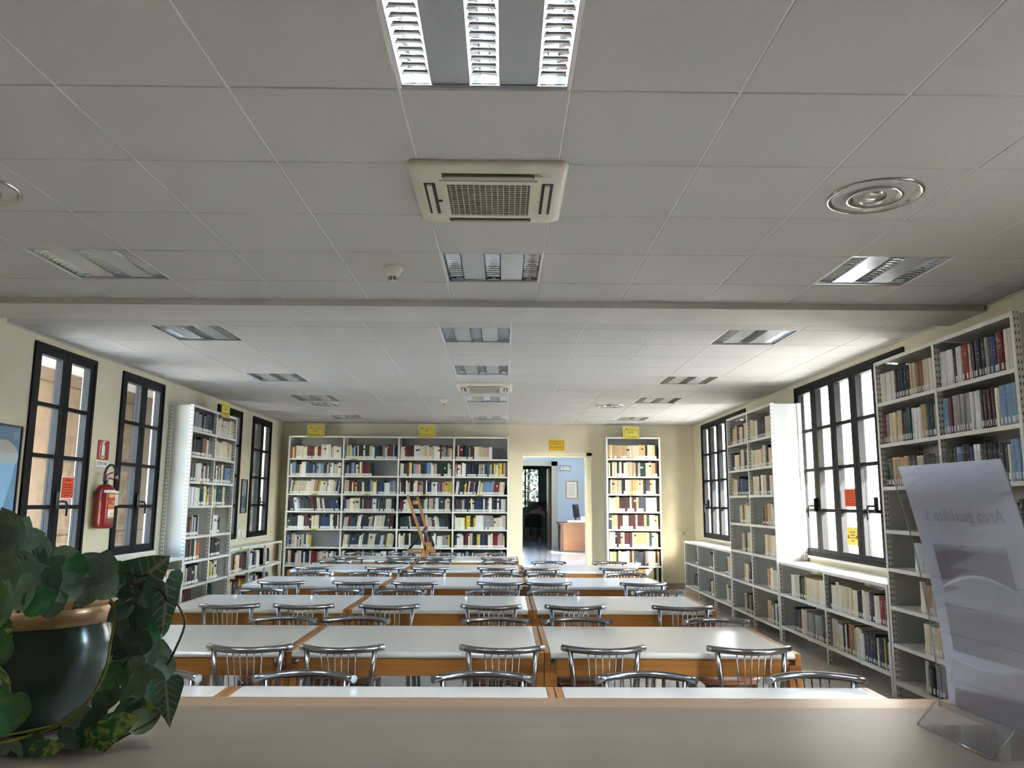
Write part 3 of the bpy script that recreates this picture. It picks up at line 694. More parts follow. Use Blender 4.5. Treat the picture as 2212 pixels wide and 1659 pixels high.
# left wall
ZL = [.20, .50, .79, 1.082, 1.447, 1.738, 2.052, 2.358]
leftc = bookcase('tall_bookcase', 'tall white steel bookcase against the left wall', (-3.745, 9.35, 0), PI / 2, [.79, .77], .285, 2.66, ZL); leftc.top = 2.63
LP = {7: (['black', 'navy', 'slate', 'grey', 'white', 'black', 'cream'], ['ivory', 'cream', 'cream']), 6: (['brown', 'black', 'white', 'grey', 'orange', 'teal'], ['ivory', 'cream', 'tan', 'cream']), 5: (['black', 'slate', 'white', 'ivory', 'orange', 'white'], ['teal', 'cream', 'ivory', 'sky', 'maroon', 'slate']),
      4: (['white', 'yellow', 'ivory', 'cream', 'white', 'green'], ['cream', 'ivory', 'teal', 'teal', 'navy']), 3: (['brown', 'white', 'navy'], ['orange', 'navy', 'white', 'black']), 2: (['cream', 'navy', 'orange', 'white', 'green'], ['black']), 1: (['navy', 'black', 'cream', 'red'], ['cream', 'ivory', 'navy', 'yellow']), 0: (['maroon', 'cream'], ['black', 'green'])}
for k, (p0, p1) in LP.items():
    e0, e1 = (1, 1) if k >= 4 else ((.62, .55) if k == 3 else (.72, .62) if k else (.5, .4))
    if k >= 4 and k == 4: e1 = .75
    fill(leftc, 0, k, pal=p0, b=e0, a=.02, tr=(.018, .045), hr=(.2, .25)); fill(leftc, 1, k, pal=p1, b=e1, a=.02, tr=(.018, .04), hr=(.2, .25))
left_b = bookcase('low_bookcase', 'low white steel bookcase in the rear left corner', (-3.745, 10.945, 0), PI / 2, [.82, .82, .86], .285, .85, [.16, .505], True, sides=False); left_b.top = .83
for by in range(3):
    for k in range(2): fill(left_b, by, k, pal=MODERN if by < 2 else ['navy', 'slate', 'black', 'blue'], a=.02, b=(.72, .75, .35)[by], hr=(.2, .26))
left_a = bookcase('low_bookcase', 'low white steel bookcase behind the plant on the left', (-3.745, 6.9, 0), PI / 2, [.815, .815, .815], .285, .85, [.16, .505], True, sides=False); left_a.top = .83
for by in range(3):
    for k in range(2): fill(left_a, by, k, pal=['blue', 'teal', 'white', 'navy', 'cream', 'sky'], a=.02, b=.9, hr=(.2, .26))
# small stack of paperbacks on the rear right low case
for i in range(4):
    o = box('book', (-.09, -.07, 0), (.09, .07, .016), book_mat(['ivory', 'grey', 'cream', 'slate'][i])); o.location = (3.27, 10.86 + .01 * i, .8725 + .0162 * i); o.rotation_euler = (0, 0, .1 * i)
    tag(o, '%s book of the small flat stack on the rear right low bookcase' % ['bottom', 'second', 'third', 'topmost'][i], 'book', 'flat stack of books'); box('page_block', (-.086, -.0705, .003), (.0905, .0665, .013), mat('pages'), o)
me = bpy.data.meshes.new('distant_books'); me.from_pydata(stuffV, [], stuffF)
ca = me.color_attributes.new('Col', 'FLOAT_COLOR', 'CORNER')
buf = []
for p, c in zip(me.polygons, stuffC):
    for _ in p.loop_indices: buf += [c[0], c[1], c[2], 1]
ca.data.foreach_set('color', buf)
sm_ = mat('distant_book_covers', (200, 200, 200), .55); va = sm_.node_tree.nodes.new('ShaderNodeVertexColor'); va.layer_name = 'Col'; sm_.node_tree.links.new(va.outputs[0], sm_.node_tree.nodes['Principled BSDF'].inputs['Base Color'])
me.materials.append(sm_); o = bpy.data.objects.new('distant_books', me); COL.objects.link(o)
tag(o, 'rows of library books on the rear, left and corner bookcases', 'books', None, 'stuff')
# yellow shelf tags
def shelf_tag(c, bay, k, frac, w_=.14):
    u0, u1 = c.bays[bay]; u = u0 + (u1 - u0) * frac; z = c.zs[k] if k < len(c.zs) else .85
    t_ = box('shelf_tag', (u - w_ / 2, -.003, z - .026), (u + w_ / 2, .0015, z - .002), YELLOW, c.root); t_['label'] = 'small yellow shelf tag'
    box('tag_print', (u - w_ * .18, -.0036, z - .018), (u + w_ * .18, -.0028, z - .010), INK, t_)
for by, k, fr_ in ((1, 7, .18), (0, 5, .5), (1, 5, .45), (2, 5, .48), (3, 5, .48), (0, 3, .52)): shelf_tag(rear, by, k, fr_)
shelf_tag(so_c, 0, 5, .46); shelf_tag(leftc, 0, 5, .5, .1); shelf_tag(leftc, 1, 4, .15, .1); shelf_tag(midc, 0, 4, .93, .07); shelf_tag(low_a, 0, 9, .95, .1); shelf_tag(left_b, 0, 9, .5, .1)

# ================================================================== TABLES AND CHAIRS
def make_table():
    r = empty('reading_table'); L, D, T = 1.322, .88, .74
    top = MB(); hw = L / 2 - .031; n = 6
    prof = [(0, T)] ; prof = [(.012, T), (.005, T - .003), (.0, T - .012), (.0, T - .02), (.005, T - .028), (.012, T - .031)]
    out = prof[::-1]
    o2 = [(y, z) for y, z in prof] + [(D - y, z) for y, z in prof[::-1]]
    n = len(o2); top.add([(-hw, y, z) for y, z in o2] + [(hw, y, z) for y, z in o2], [(i, n + i, n + (i + 1) % n, (i + 1) % n) for i in range(n)] + [tuple(range(n)), tuple(reversed(range(n, 2 * n)))])
    top.build('tabletop', TABLE_WHITE, r)
    for s in (-1, 1):
        x0, x1 = sorted((s * (L / 2), s * (hw + .0008)))
        box('end_rail', (x0, .004, T - .06), (x1, D - .004, T - .0005), TABLE_WOOD, r, .003)
        for yy in (.035, D - .035):
            xx0, xx1 = sorted((s * (L / 2), s * (L / 2 - .062)))
            lg = box('leg', (xx0, yy - .031, 0), (xx1, yy + .031, T - .1), TABLE_WOOD, r)
            box('corner_block', (xx0 + (.0 if s < 0 else .0), yy - .0315, T - .1), (xx1, yy + .0315, T - .0605), TABLE_WOOD_D, lg)
    for yy in (.012, D - .034): box('apron', (-L / 2 + .063, yy, T - .118), (L / 2 - .063, yy + .022, T - .0315), TABLE_WOOD, r)
    return r
NEAR = [2.53, 4.15, 5.75, 7.37, 9.00, 10.58]
TX = [-1.772, -.447, .880]
proto_t = make_table(); first = True
ROWN = ['row nearest the counter', 'second row', 'third row', 'fourth row', 'fifth row', 'rearmost row']
for i, y in enumerate(NEAR):
    for j, x in enumerate(TX):
        if i == 5 and j == 2: continue
        t_ = proto_t if first else copy_tree(proto_t); first = False
        t_.location = (x, y, 0); tag(t_, 'white reading table with wooden ends, %s, %s' % (['left', 'middle', 'right'][j] + ('' if i < 5 else ' of two'), ROWN[i]), 'table', 'white reading tables')
def make_chair():
    r = empty('tube_chair'); zc = .766
    arc = lambda x: .11 * (x / .21) ** 2
    pts = [(x, arc(x), zc) for x in [-.21 + .42 * i / 12 for i in range(13)]]
    MB().tube(pts, .0165, 12).build('back_rail', CHROME, r)
    for s in (-1, 1):
        MB().tube([(s * .172, .074, zc - .006), (s * .160, .070, .62), (s * .146, .078, .50), (s * .146, .082, .44), (s * .152, .07, .25), (s * .165, .03, .0)], .0135, 10).build('rear_leg', CHROME, r)
        MB().tube([(s * .135, .40, .442), (s * .145, .41, .40), (s * .17, .45, 0)], .0125, 10).build('front_leg', CHROME, r)
        MB().tube([(s * .146, .082, .445), (s * .135, .40, .445)], .010, 8).build('side_bar', CHROME, r)
    MB().tube([(-.146, .08, .445), (.146, .08, .445)], .010, 8).build('rear_crossbar', CHROME, r)
    MB().tube([(-.135, .40, .445), (.135, .40, .445)], .010, 8).build('front_crossbar', CHROME, r)
    for i in range(6):
        t = -1 + 2 * i / 5; MB().tube([(t * .088, arc(t * .088), zc - .01), (t * .075, .05, .56), (t * .065, .08, .448)], .0032, 6).build('spindle', CHROME, r)
    MB().lathe([(.001, .456), (.17, .456), (.195, .462), (.203, .474), (.198, .484), (.17, .487), (.10, .483), (.001, .481)], 32, (0, .265, 0)).build('seat', SEAT, r)
    return r
CN = {2: [-1.29, -.82, 0, .52, 1.27], 3: [-1.95, -1.42, -.81, -.08, .52, 1.29], 4: [-2.04, -1.35, -.81, -.02, .42, 1.3], 5: [-2.14, -1.34, -.82, -.07, .43, 1.31], 6: [-2.04, -1.33, -.87, -.07]}
CF = {1: [-1.48, -.83, -.08, .61, 1.33], 2: [-1.37, -.92, -.04, .47, 1.35], 3: [-2.0, -1.37, -.85, -.09, .42, 1.29], 4: [-1.97, -1.37, -.81, -.01, .45, 1.28], 5: [-2.1, -1.38, -.86, -.04, .57, 1.33], 6: [-2.07, -1.45, -.85, -.18]}
proto_c = make_chair(); first = True
for side, dd in (('near', CN), ('far', CF)):
    for row, xs in dd.items():
        for j, x in enumerate(xs):
            c = proto_c if first else copy_tree(proto_c); first = False
            if side == 'near': c.location = (x, NEAR[row - 1] - .112, 0)
            else: c.location = (x, NEAR[row - 1] + .88 + .112, 0); c.rotation_euler = (0, 0, PI)
            tag(c, '%s silver tube chair from the left on the %s side of the %s table row' % (ORD[j], side, ORD[row - 1]), 'chair', 'silver tube chairs at the reading tables')
# ================================================================== SIGNS AND WALL THINGS
def sign(name, label, loc, rz, w_, h_, lines, m=YELLOW, border=True, tilt=0, head=True):
    """card facing local -y, origin at its foot"""
    r = empty(name, loc, rz); r.rotation_euler = (tilt, 0, rz); tag(r, label, 'sign')
    box('card', (-w_ / 2, 0, 0), (w_ / 2, .003, h_), m, r)
    if border:
        a, z0, z1, t_ = w_ / 2 - .022, .02, h_ * (.74 if head else .86), .005
        g = MB()
        for x0, x1, q0, q1 in ((-a, a, z0, z0 + t_), (-a, a, z1 - t_, z1), (-a, -a + t_, z0, z1), (a - t_, a, z0, z1)): g.box((x0, -.001, q0), (x1, .0005, q1))
        g.build('border', INK, r)
    if head:
        box('crest_mark', (-w_ / 2 + .05, -.001, h_ * .80), (-w_ / 2 + .075, .0005, h_ * .86), INK, r)
        box('header_line', (w_ * .05, -.001, h_ * .83), (w_ * .36, .0005, h_ * .845), mat('faint_ink', (150, 136, 60), .8), r)
    for body, size, z, sx in lines: text(body, size, INK, r, (0, -.0012, z), (PI / 2, 0, 0), sx=sx)
    return r
sign('section_sign', 'yellow card D.P. on the left of the rear bookcase', (-3.363, 13.893, 2.645), 0, .30, .215, [('D.P.', .062, .112, 1), ('Diritto pubblico', .036, .052, .95)])
sign('section_sign', 'yellow card F on the middle of the rear bookcase', (-1.383, 13.893, 2.645), 0, .295, .215, [('F', .062, .112, 1), ('Filosofia del diritto', .034, .052, .85)])
sign('section_sign', 'yellow card S.O. on the narrow rear bookcase', (2.288, 13.893, 2.65), 0, .29, .222, [('S.O.', .062, .112, 1), ('Studi in onore', .036, .052, .95)])
sign('section_sign', 'yellow card on top of the tall left bookcase', (-3.738, 10.41, 2.615), PI / 2, .31, .21, [('D.I.', .062, .112, 1), ('Internazionale', .036, .052, .95)])
sign('step_warning_sign', 'amber warning sheet on the wall over the doorway', (.97, YR - .004, 2.452), 0, .292, .2, [('ATTENTI', .042, .118, 1), ('AI GRADINI', .042, .062, 1)], mat('amber_card', (214, 176, 48), .7), True, 0, False)
# orange and yellow notices on the glass
ORANGE = mat('orange_paper', (222, 80, 36), .8)
def notice(label, x, y, z, rz, w_, h_, m, mirror=False):
    r = empty('window_notice', (x, y, z), rz); tag(r, label, 'notice')
    box('sheet', (-w_ / 2, 0, 0), (w_ / 2, .0012, h_), PAPER, r); box('printed_area', (-w_ / 2 + .006, -.0008, .014), (w_ / 2 - .006, 0, h_ - .014), m, r)
    return r
n1 = notice('orange AVVISO notice on the nearest left window', XL - .012, 7.322, 1.51, PI / 2, .21, .215, ORANGE)
text('AVVISO', .026, INK, n1, (0, -.0015, .175), (PI / 2, 0, 0))
for i, (b_, s_) in enumerate((('Si avvisano i signori', .017), ('utenti che le finestre', .017), ('non devono essere', .017), ('aperte senza permesso', .017), ('la biblioteca', .017))): text(b_, s_, INK, n1, (0, -.0015, .135 - .024 * i), (PI / 2, 0, 0))
n2 = notice('orange notice on the wide right window', XR + .020, 7.845, 1.475, -PI / 2, .27, .195, ORANGE)
for i in range(6): text('senza permesso della biblioteca', .015, mat('dark_orange_ink', (150, 60, 20), .8), n2, (0, -.0015, .165 - .025 * i), (PI / 2, 0, 0))
n3 = notice('yellow notice with red discs on the wide right window', XR + .020, 7.845, 1.095, -PI / 2, .25, .19, mat('pale_yellow_paper', (236, 214, 90), .8))
for sx in (-1, 1):
    d_ = MB().lathe([(.001, 0), (.018, 0), (.018, .001)], 18); d_.xf(Matrix.Translation((sx * .095, -.0016, .09)) @ Matrix.Rotation(PI / 2, 4, 'X')); d_.build('red_disc', mat('red_print', (205, 60, 40), .8), n3)
for i, b_ in enumerate(('NON APRIRE', 'LE FINESTRE', 'NON TOCCARE', 'GRAZIE')): text(b_, .02, mat('blue_grey_ink', (110, 120, 120), .8), n3, (0, -.0015, .135 - .028 * i), (PI / 2, 0, 0))
# fire extinguisher and its sign
REDM = mat('extinguisher_red', (124, 14, 22), .3)
r = empty('extinguisher_sign', (XL + .002, 7.875, 1.832), PI / 2); tag(r, 'red and white ESTINTORE sign above the extinguisher', 'sign')
box('plate', (-.12, -.003, 0), (.12, 0, .275), PAPER, r); box('red_field', (-.115, -.004, .072), (.115, -.0028, .27), mat('sign_red', (150, 20, 30), .5), r)
g = MB(); g.prism([(-.03, .085), (.03, .085), (.03, .20), (.02, .225), (.008, .232), (.008, .245), (.04, .252), (.04, .262), (-.012, .262), (-.012, .232), (-.024, .222), (-.03, .2)], -.0052, -.0038); g.build('extinguisher_symbol', PAPER, r)
MB().tube([(-.012, -.0045, .25), (-.05, -.0045, .235), (-.066, -.0045, .2), (-.068, -.0045, .12), (-.055, -.0045, .09)], .0045, 6).build('hose_symbol', PAPER, r)
box('number_patch', (-.022, -.0062, .09), (.022, -.0050, .118), YELLOW, r); text('45', .028, INK, r, (0, -.0066, .104), (PI / 2, 0, 0)); text('ESTINTORE', .046, INK, r, (0, -.0036, .036), (PI / 2, 0, 0), sx=.82)
ex = empty('fire_extinguisher', (XL + .105, 7.79, 1.232), PI / 2); tag(ex, 'red fire extinguisher hung between the two nearest left windows', 'fire extinguisher')
MB().lathe([(.001, 0), (.075, 0), (.088, .015), (.09, .05), (.09, .33), (.084, .38), (.062, .415), (.03, .43), (.001, .432)], 28).build('cylinder', REDM, ex)
MB().lathe([(.028, .43), (.026, .45), (.02, .455), (.02, .485), (.001, .487)], 16).build('valve', mat('valve_metal', (190, 188, 182), .35, .8), ex)
MB().tube([(-.02, -.0, .475), (.05, -.01, .49), (.10, -.02, .478)], .008, 8).build('lower_lever', REDM, ex)
MB().tube([(-.012, 0, .488), (.0, 0, .515), (.05, -.01, .54), (.115, -.02, .552)], .008, 8).build('upper_lever', REDM, ex)
hp = [(-.015, -.012, .462), (-.06, -.03, .44), (-.095, -.035, .425)] + [(.125 * math.cos(R(a)), -.04, .485 + .135 * math.sin(R(a))) for a in range(190, 4, -16)]
ho = MB().tube(hp, .0115, 10).build('hose', BLACK, ex); MB().tube([(.122, -.04, .52), (.128, -.04, .485)], .014, 10).build('hose_nozzle', mat('nozzle_grey', (190, 190, 186), .5), ho)
def band(z0, z1, a0, a1, m, nm_, rr=.0906, par=ex):
    n = 12; vs_ = []
    for i in range(n + 1):
        a = R(a0 + (a1 - a0) * i / n); vs_ += [(rr * math.sin(a), -rr * math.cos(a), z0), (rr * math.sin(a), -rr * math.cos(a), z1)]
    return MB().add(vs_, [(2 * i, 2 * i + 2, 2 * i + 3, 2 * i + 1) for i in range(n)], True).build(nm_, m, par)
band(.345, .372, -70, 60, PAPER, 'white_band'); band(.30, .335, -40, 62, mat('label_gold', (214, 170, 60), .6), 'label'); band(.22, .30, -40, 62, mat('label_red', (186, 44, 34), .6), 'label'); band(.185, .22, -40, 62, mat('label_orange', (206, 96, 40), .6), 'label'); band(.115, .185, -40, 62, PAPER, 'label'); band(.135, .142, -25, 58, mat('label_red'), 'label_line', .0909); band(.098, .115, -40, 62, mat('label_gold'), 'label')
band(.215, .228, -40, 62, mat('label_gold'), 'label_line', .0909)
for i in range(3):
    band(.243, .268, -12 + 22 * i, 2 + 22 * i, mat('label_gold'), 'pictogram', .0910)
tg = box('inspection_tag', (.098, -.05, .22), (.168, -.048, .365), PAPER, ex); box('tag_print', (.106, -.0508, .33), (.16, -.0502, .342), mat('label_red'), tg)
for i in range(4): box('tag_print', (.108, -.0508, .24 + .02 * i), (.158, -.0502, .243 + .02 * i), mat('faint_grey_ink', (170, 170, 175), .8), tg)
box('wall_bracket', (-.03, .088, .30), (.03, .106, .36), ALU, ex)
# framed posters on the left wall
FRAME_W = mat('dark_red_wood', (66, 26, 24), .4)
def framed(name, label, loc, rz, w_, h_, inner, fw=.014, fm=FRAME_W):
    r = empty(name, loc, rz); tag(r, label, 'framed poster'); g = MB()
    for a, b in (((-w_ / 2, 0), (w_ / 2, fw)), ((-w_ / 2, h_ - fw), (w_ / 2, h_)), ((-w_ / 2, fw), (-w_ / 2 + fw, h_ - fw)), ((w_ / 2 - fw, fw), (w_ / 2, h_ - fw))): g.box((a[0], -.018, a[1]), (b[0], 0, b[1]))
    g.build('frame', fm, r); p = box('print', (-w_ / 2 + fw, -.006, fw), (w_ / 2 - fw, -.001, h_ - fw), inner, r)
    box('glazing', (-w_ / 2 + fw, -.0105, fw), (w_ / 2 - fw, -.009, h_ - fw), glass('frame_glass', (250, 252, 252), .22, .03), r)
    return r
BLUEP = mat('poster_blue', (66, 130, 178), .6, noise=.06, nscale=6)
p1 = framed('framed_poster', 'blue poster with a pale dome, cut by the left picture edge', (XL + .001, 6.29, 1.395), PI / 2, .48, .715, BLUEP)
g = MB(); out = [(-.19, .47)] + [(.02 + .21 * math.cos(R(a)), .42 + .17 * math.sin(R(a))) for a in range(165, 14, -15)] + [(.2, .40), (-.19, .40)]
g.prism(out, -.0072, -.0058); g.build('dome_print', mat('dome_grey', (196, 196, 192), .7), p1)
g = MB(); g.prism([(-.2, .02), (-.2, .41), (.19, .41), (.16, .26), (.07, .02)], -.0070, -.0059); g.build('pale_reflection', mat('pale_blue_reflection', (140, 196, 236), .7), p1)  # light blue reflection painted on the poster as a flat patch
box('small_print', (.13, -.0072, .60), (.2, -.0058, .66), mat('print_line', (110, 160, 196), .7), p1)
p2 = framed('framed_poster', 'narrow teal framed poster between the far left windows', (XL + .001, 12.228, 1.32), PI / 2, .27, .522, mat('poster_teal', (92, 140, 150), .6), .018)
for z0, z1 in ((.05, .14), (.16, .30), (.32, .46)): box('print_block', (-.09, -.0072, z0), (.09, -.0058, z1), mat('print_teal', (110, 156, 164), .7), p2)
tb = box('wall_box', (-.05, -.03, 0), (.05, 0, .11), PAPER, None, .006); tb.location = (XL + .001, 12.05, .97); tb.rotation_euler = (0, 0, PI / 2); tag(tb, 'small white wall box beside the half-hidden left window', 'wall box'); box('grille_mark', (-.03, -.0315, .03), (.03, -.0295, .036), mat('faint_grey_ink'), tb)
sw = box('wall_socket', (-.045, -.012, 0), (.045, 0, .09), PAPER, None, .004); sw.location = (XL + .001, 12.28, .98); sw.rotation_euler = (0, 0, PI / 2); tag(sw, 'white wall socket under the narrow teal poster', 'socket'); box('socket_face', (-.02, -.0135, .025), (.02, -.0115, .065), mat('socket_grey', (200, 198, 190), .5), sw)
# clear plastic vane with a grey boss on the rear right wall
cp = empty('clear_plastic_bracket', (3.266, YR - .001, .985)); tag(cp, 'clear plastic cross bracket on the rear wall corner', 'bracket')
g = MB()
for a in (45, 135, 225, 315):
    c_, s_ = math.cos(R(a)), math.sin(R(a)); px, pz = -s_ * .045, c_ * .045
    L_ = .15
    g.add([(px * .3, -.004, pz * .3), (c_ * L_ + px, -.004, s_ * L_ + pz), (c_ * L_ - px, -.004, s_ * L_ - pz), (-px * .3, -.004, -pz * .3), (px * .3, 0, pz * .3), (c_ * L_ + px, 0, s_ * L_ + pz), (c_ * L_ - px, 0, s_ * L_ - pz), (-px * .3, 0, -pz * .3)], [(0, 1, 2, 3), (7, 6, 5, 4), (0, 4, 5, 1), (1, 5, 6, 2), (2, 6, 7, 3), (3, 7, 4, 0)])
g.build('vane', glass('clear_plastic', (253, 253, 251), .05, .3), cp)
b_ = MB().lathe([(.001, 0), (.016, 0), (.016, .012), (.001, .014)], 14); b_.xf(Matrix.Rotation(PI / 2, 4, 'X')); b_.build('boss', mat('boss_grey', (130, 130, 130), .5), cp)
# red marks on the floor
for i, (x, y) in enumerate(((-2.893, 7.461), (-2.887, 7.34), (-2.868, 7.206))):
    o = MB().lathe([(.045, 0), (.045, .001), (.001, .001)], 14).build('floor_sticker', mat('red_tape', (214, 40, 48), .6)); o.location = (x, y, .0003); o.scale = (1.1, .7, 1)
    tag(o, 'red floor sticker by the left tables, %s of three' % ['farthest', 'middle', 'nearest'][i], 'sticker', 'red floor stickers')

# ================================================================== STEP LADDER before the rear bookcase
LW_ = wood('ladder_wood', (160, 116, 66), (178, 132, 80), .45, (20, 20, 2))
ld = empty('step_ladder', (-1.27, 13.1, 0)); tag(ld, 'folding wooden step ladder with tall handle before the rear bookcase', 'step ladder')
def plank(a, b, w_, t_, name, m, par):
    a, b = Vector(a), Vector(b); d = b - a; L_ = d.length; o = MB().box((-t_ / 2, -w_ / 2, 0), (t_ / 2, w_ / 2, L_)).build(name, m, par, .004)
    o.location = a; q = d.to_track_quat('Z', 'Y'); o.rotation_euler = q.to_euler(); return o
for yy in (-.17, .17):
    plank((.13 + (.04 if yy > 0 else 0), yy, .42), (-.31 + (.12 if yy > 0 else 0), yy, 1.62), .045, .03, 'handle_rail', LW_, ld)
    plank((.32, yy, 0), (.07, yy, .86), .05, .03, 'front_leg', LW_, ld); plank((-.26, yy, 0), (.03, yy, .86), .05, .03, 'back_leg', LW_, ld)
    MB().tube([(-.29, yy * .9, .72), (.0, yy * .9, 1.10)], .011, 8).build('black_stay', BLACK, ld)
    MB().tube([(.03, yy * .85, 1.02), (.12, yy * .85, .78)], .016, 8).build('black_hinge', BLACK, ld)
box('platform', (-.29, -.18, .70), (.10, .18, .74), LW_, ld, .004); box('step', (.05, -.165, .56), (.26, .165, .60), LW_, ld, .004); box('step', (.13, -.165, .28), (.34, .165, .32), LW_, ld, .004)
box('crosspiece', (-.215, -.16, 1.47), (-.165, .16, 1.53), LW_, ld); o = box('top_plate', (-.36, -.155, 1.585), (-.16, .155, 1.605), BLACK, ld); 

# ================================================================== COUNTER
CT = wood('counter_wood', (101, 88, 76), (114, 100, 87), .38, (1.2, 9, 9))
CE = wood('counter_edge', (126, 98, 74), (142, 112, 86), .3, (1.2, 12, 12))
ct = empty('service_counter', (0, 1.2, 0)); tag(ct, 'brown wooden counter top across the foreground', 'counter')
box('counter_top', (-2.6, -.42, 1.04), (2.6, .50, 1.08), CT, ct)
g = MB(); e = [(.5005, 1.0797), (.58, 1.0797), (.594, 1.075), (.6, 1.062), (.6, 1.02), (.5005, 1.02)]
n = len(e); g.add([(-2.6, y, z) for y, z in e] + [(2.6, y, z) for y, z in e], [(i, (i + 1) % n, n + (i + 1) % n, n + i) for i in range(n)] + [tuple(reversed(range(n))), tuple(range(n, 2 * n))]); g.build('edge_strip', CE, ct)
box('front_panel', (-2.55, .46, 0), (2.55, .49, 1.0395), CT, ct); box('side_panel', (-2.55, -.3, 0), (-2.5, .459, 1.0395), CT, ct); box('side_panel', (2.5, -.3, 0), (2.55, .459, 1.0395), CT, ct)

# ================================================================== POTTED PLANT
LEAVES = [(-0.862,1.400,1.452,0.062,110,'R'),(-0.856,1.420,1.443,0.052,60,'R'),(-0.858,1.380,1.421,0.069,200,'D'),(-0.875,1.450,1.397,0.053,150,'R'),(-0.850,1.360,1.382,0.060,250,'R'),(-0.882,1.520,1.392,0.056,80,'R'),(-0.829,1.420,1.369,0.063,20,'R'),(-0.848,1.500,1.385,0.055,100,'D'),(-0.853,1.550,1.370,0.066,60,'R'),(-0.812,1.500,1.391,0.055,20,'R'),(-0.773,1.450,1.378,0.045,90,'G'),(-0.781,1.400,1.367,0.043,300,'D'),(-0.774,1.500,1.379,0.051,40,'R'),(-0.738,1.480,1.381,0.049,80,'R'),(-0.722,1.500,1.373,0.037,70,'G'),(-0.774,1.420,1.345,0.052,200,'R'),(-0.748,1.450,1.336,0.045,250,'R'),(-0.712,1.450,1.348,0.057,320,'R'),(-0.815,1.380,1.341,0.059,210,'R'),(-0.790,1.380,1.328,0.051,30,'G'),(-0.818,1.330,1.334,0.067,270,'G'),(-0.818,1.330,1.299,0.049,300,'V'),(-0.900,1.500,1.345,0.046,120,'R'),(-0.788,1.420,1.323,0.050,20,'R'),(-0.657,1.500,1.371,0.111,35,'A'),(-0.616,1.480,1.310,0.094,-72,'A'),(-0.689,1.520,1.333,0.047,250,'D'),(-0.731,1.550,1.351,0.046,200,'R'),(-0.755,1.500,1.356,0.053,300,'D'),(-0.864,1.400,1.392,0.050,30,'V'),(-0.697,1.520,1.318,0.052,270,'D'),(-0.668,1.500,1.289,0.055,260,'D'),(-0.641,1.500,1.271,0.055,60,'G'),(-0.709,1.500,1.295,0.044,240,'D'),(-0.694,1.500,1.270,0.049,280,'R'),(-0.664,1.480,1.247,0.054,250,'D'),(-0.653,1.500,1.227,0.053,300,'R'),(-0.636,1.500,1.211,0.055,80,'R'),(-0.687,1.500,1.206,0.053,260,'D'),(-0.659,1.480,1.192,0.052,230,'R'),(-0.706,1.500,1.214,0.044,250,'R'),(-0.698,1.470,1.186,0.045,240,'G'),(-0.640,1.480,1.176,0.058,280,'R'),(-0.619,1.480,1.161,0.045,80,'R'),(-0.596,1.460,1.149,0.069,-80,'A'),(-0.619,1.460,1.134,0.057,200,'V'),(-0.655,1.480,1.138,0.052,230,'D'),(-0.665,1.460,1.123,0.052,210,'D'),(-0.710,1.460,1.139,0.043,250,'D'),(-0.666,1.430,1.116,0.072,20,'V'),(-0.712,1.420,1.101,0.055,10,'V'),(-0.673,1.400,1.094,0.041,15,'V'),(-0.749,1.460,1.111,0.050,180,'R'),(-0.743,1.420,1.092,0.042,350,'R'),(-0.759,1.380,1.090,0.051,10,'V'),(-0.788,1.380,1.087,0.051,200,'D'),(-0.812,1.380,1.081,0.051,160,'R'),(-0.799,1.310,1.211,0.054,100,'V'),(-0.792,1.310,1.166,0.066,250,'G'),(-0.809,1.310,1.261,0.046,90,'G'),(-0.702,1.470,1.156,0.043,260,'R'),(-0.717,1.450,1.114,0.043,200,'D'),(-0.661,1.470,1.164,0.048,240,'R'),(-0.627,1.440,1.117,0.043,20,'R'),(-0.618,1.490,1.192,0.044,260,'R'),(-0.703,1.500,1.243,0.044,230,'D'),(-0.653,1.500,1.322,0.044,200,'R'),(-0.795,1.520,1.354,0.045,150,'D'),(-0.864,1.500,1.415,0.041,100,'R'),(-0.863,1.460,1.429,0.043,20,'R'),
]
VINES = [[(-0.824, 1.36, 1.105), (-0.792, 1.38, 1.11), (-0.748, 1.41, 1.123), (-0.717, 1.42, 1.156), (-0.702, 1.44, 1.198), (-0.7, 1.45, 1.252), (-0.702, 1.46, 1.302), (-0.735, 1.5, 1.322), (-0.782, 1.55, 1.325)],
[(-0.832, 1.37, 1.112), (-0.788, 1.385, 1.118), (-0.743, 1.415, 1.123)],
[(-0.739, 1.5, 1.326), (-0.721, 1.52, 1.345), (-0.688, 1.52, 1.32), (-0.675, 1.5, 1.272), (-0.653, 1.5, 1.215), (-0.62, 1.48, 1.162), (-0.6, 1.45, 1.13), (-0.648, 1.42, 1.1), (-0.68, 1.4, 1.081)],
[(-0.844, 1.55, 1.324), (-0.8, 1.5, 1.381), (-0.761, 1.5, 1.379), (-0.721, 1.5, 1.368), (-0.682, 1.5, 1.36), (-0.656, 1.5, 1.367)],
[(-0.763, 1.53, 1.318), (-0.725, 1.52, 1.344), (-0.672, 1.5, 1.341), (-0.637, 1.49, 1.336), (-0.617, 1.48, 1.317)],
[(-0.636, 1.5, 1.346), (-0.594, 1.49, 1.299), (-0.587, 1.49, 1.27), (-0.599, 1.48, 1.227), (-0.609, 1.48, 1.206)],
[(-0.884, 1.5, 1.313), (-0.876, 1.45, 1.368), (-0.867, 1.41, 1.435)],
[(-0.734, 1.5, 1.314), (-0.701, 1.5, 1.272), (-0.702, 1.5, 1.206), (-0.701, 1.47, 1.148), (-0.721, 1.45, 1.114)]
]
pp = empty('potted_plant', (-.905, 1.57, 1.0805)); tag(pp, 'trailing potted plant in a dark green glazed pot on the counter', 'potted plant')
GLAZE = mat('dark_green_glaze', (58, 74, 66), .16, noise=.2, nscale=9)
RIM = wood('rim_glaze', (160, 112, 68), (206, 172, 128), .35, (9, 9, 3))
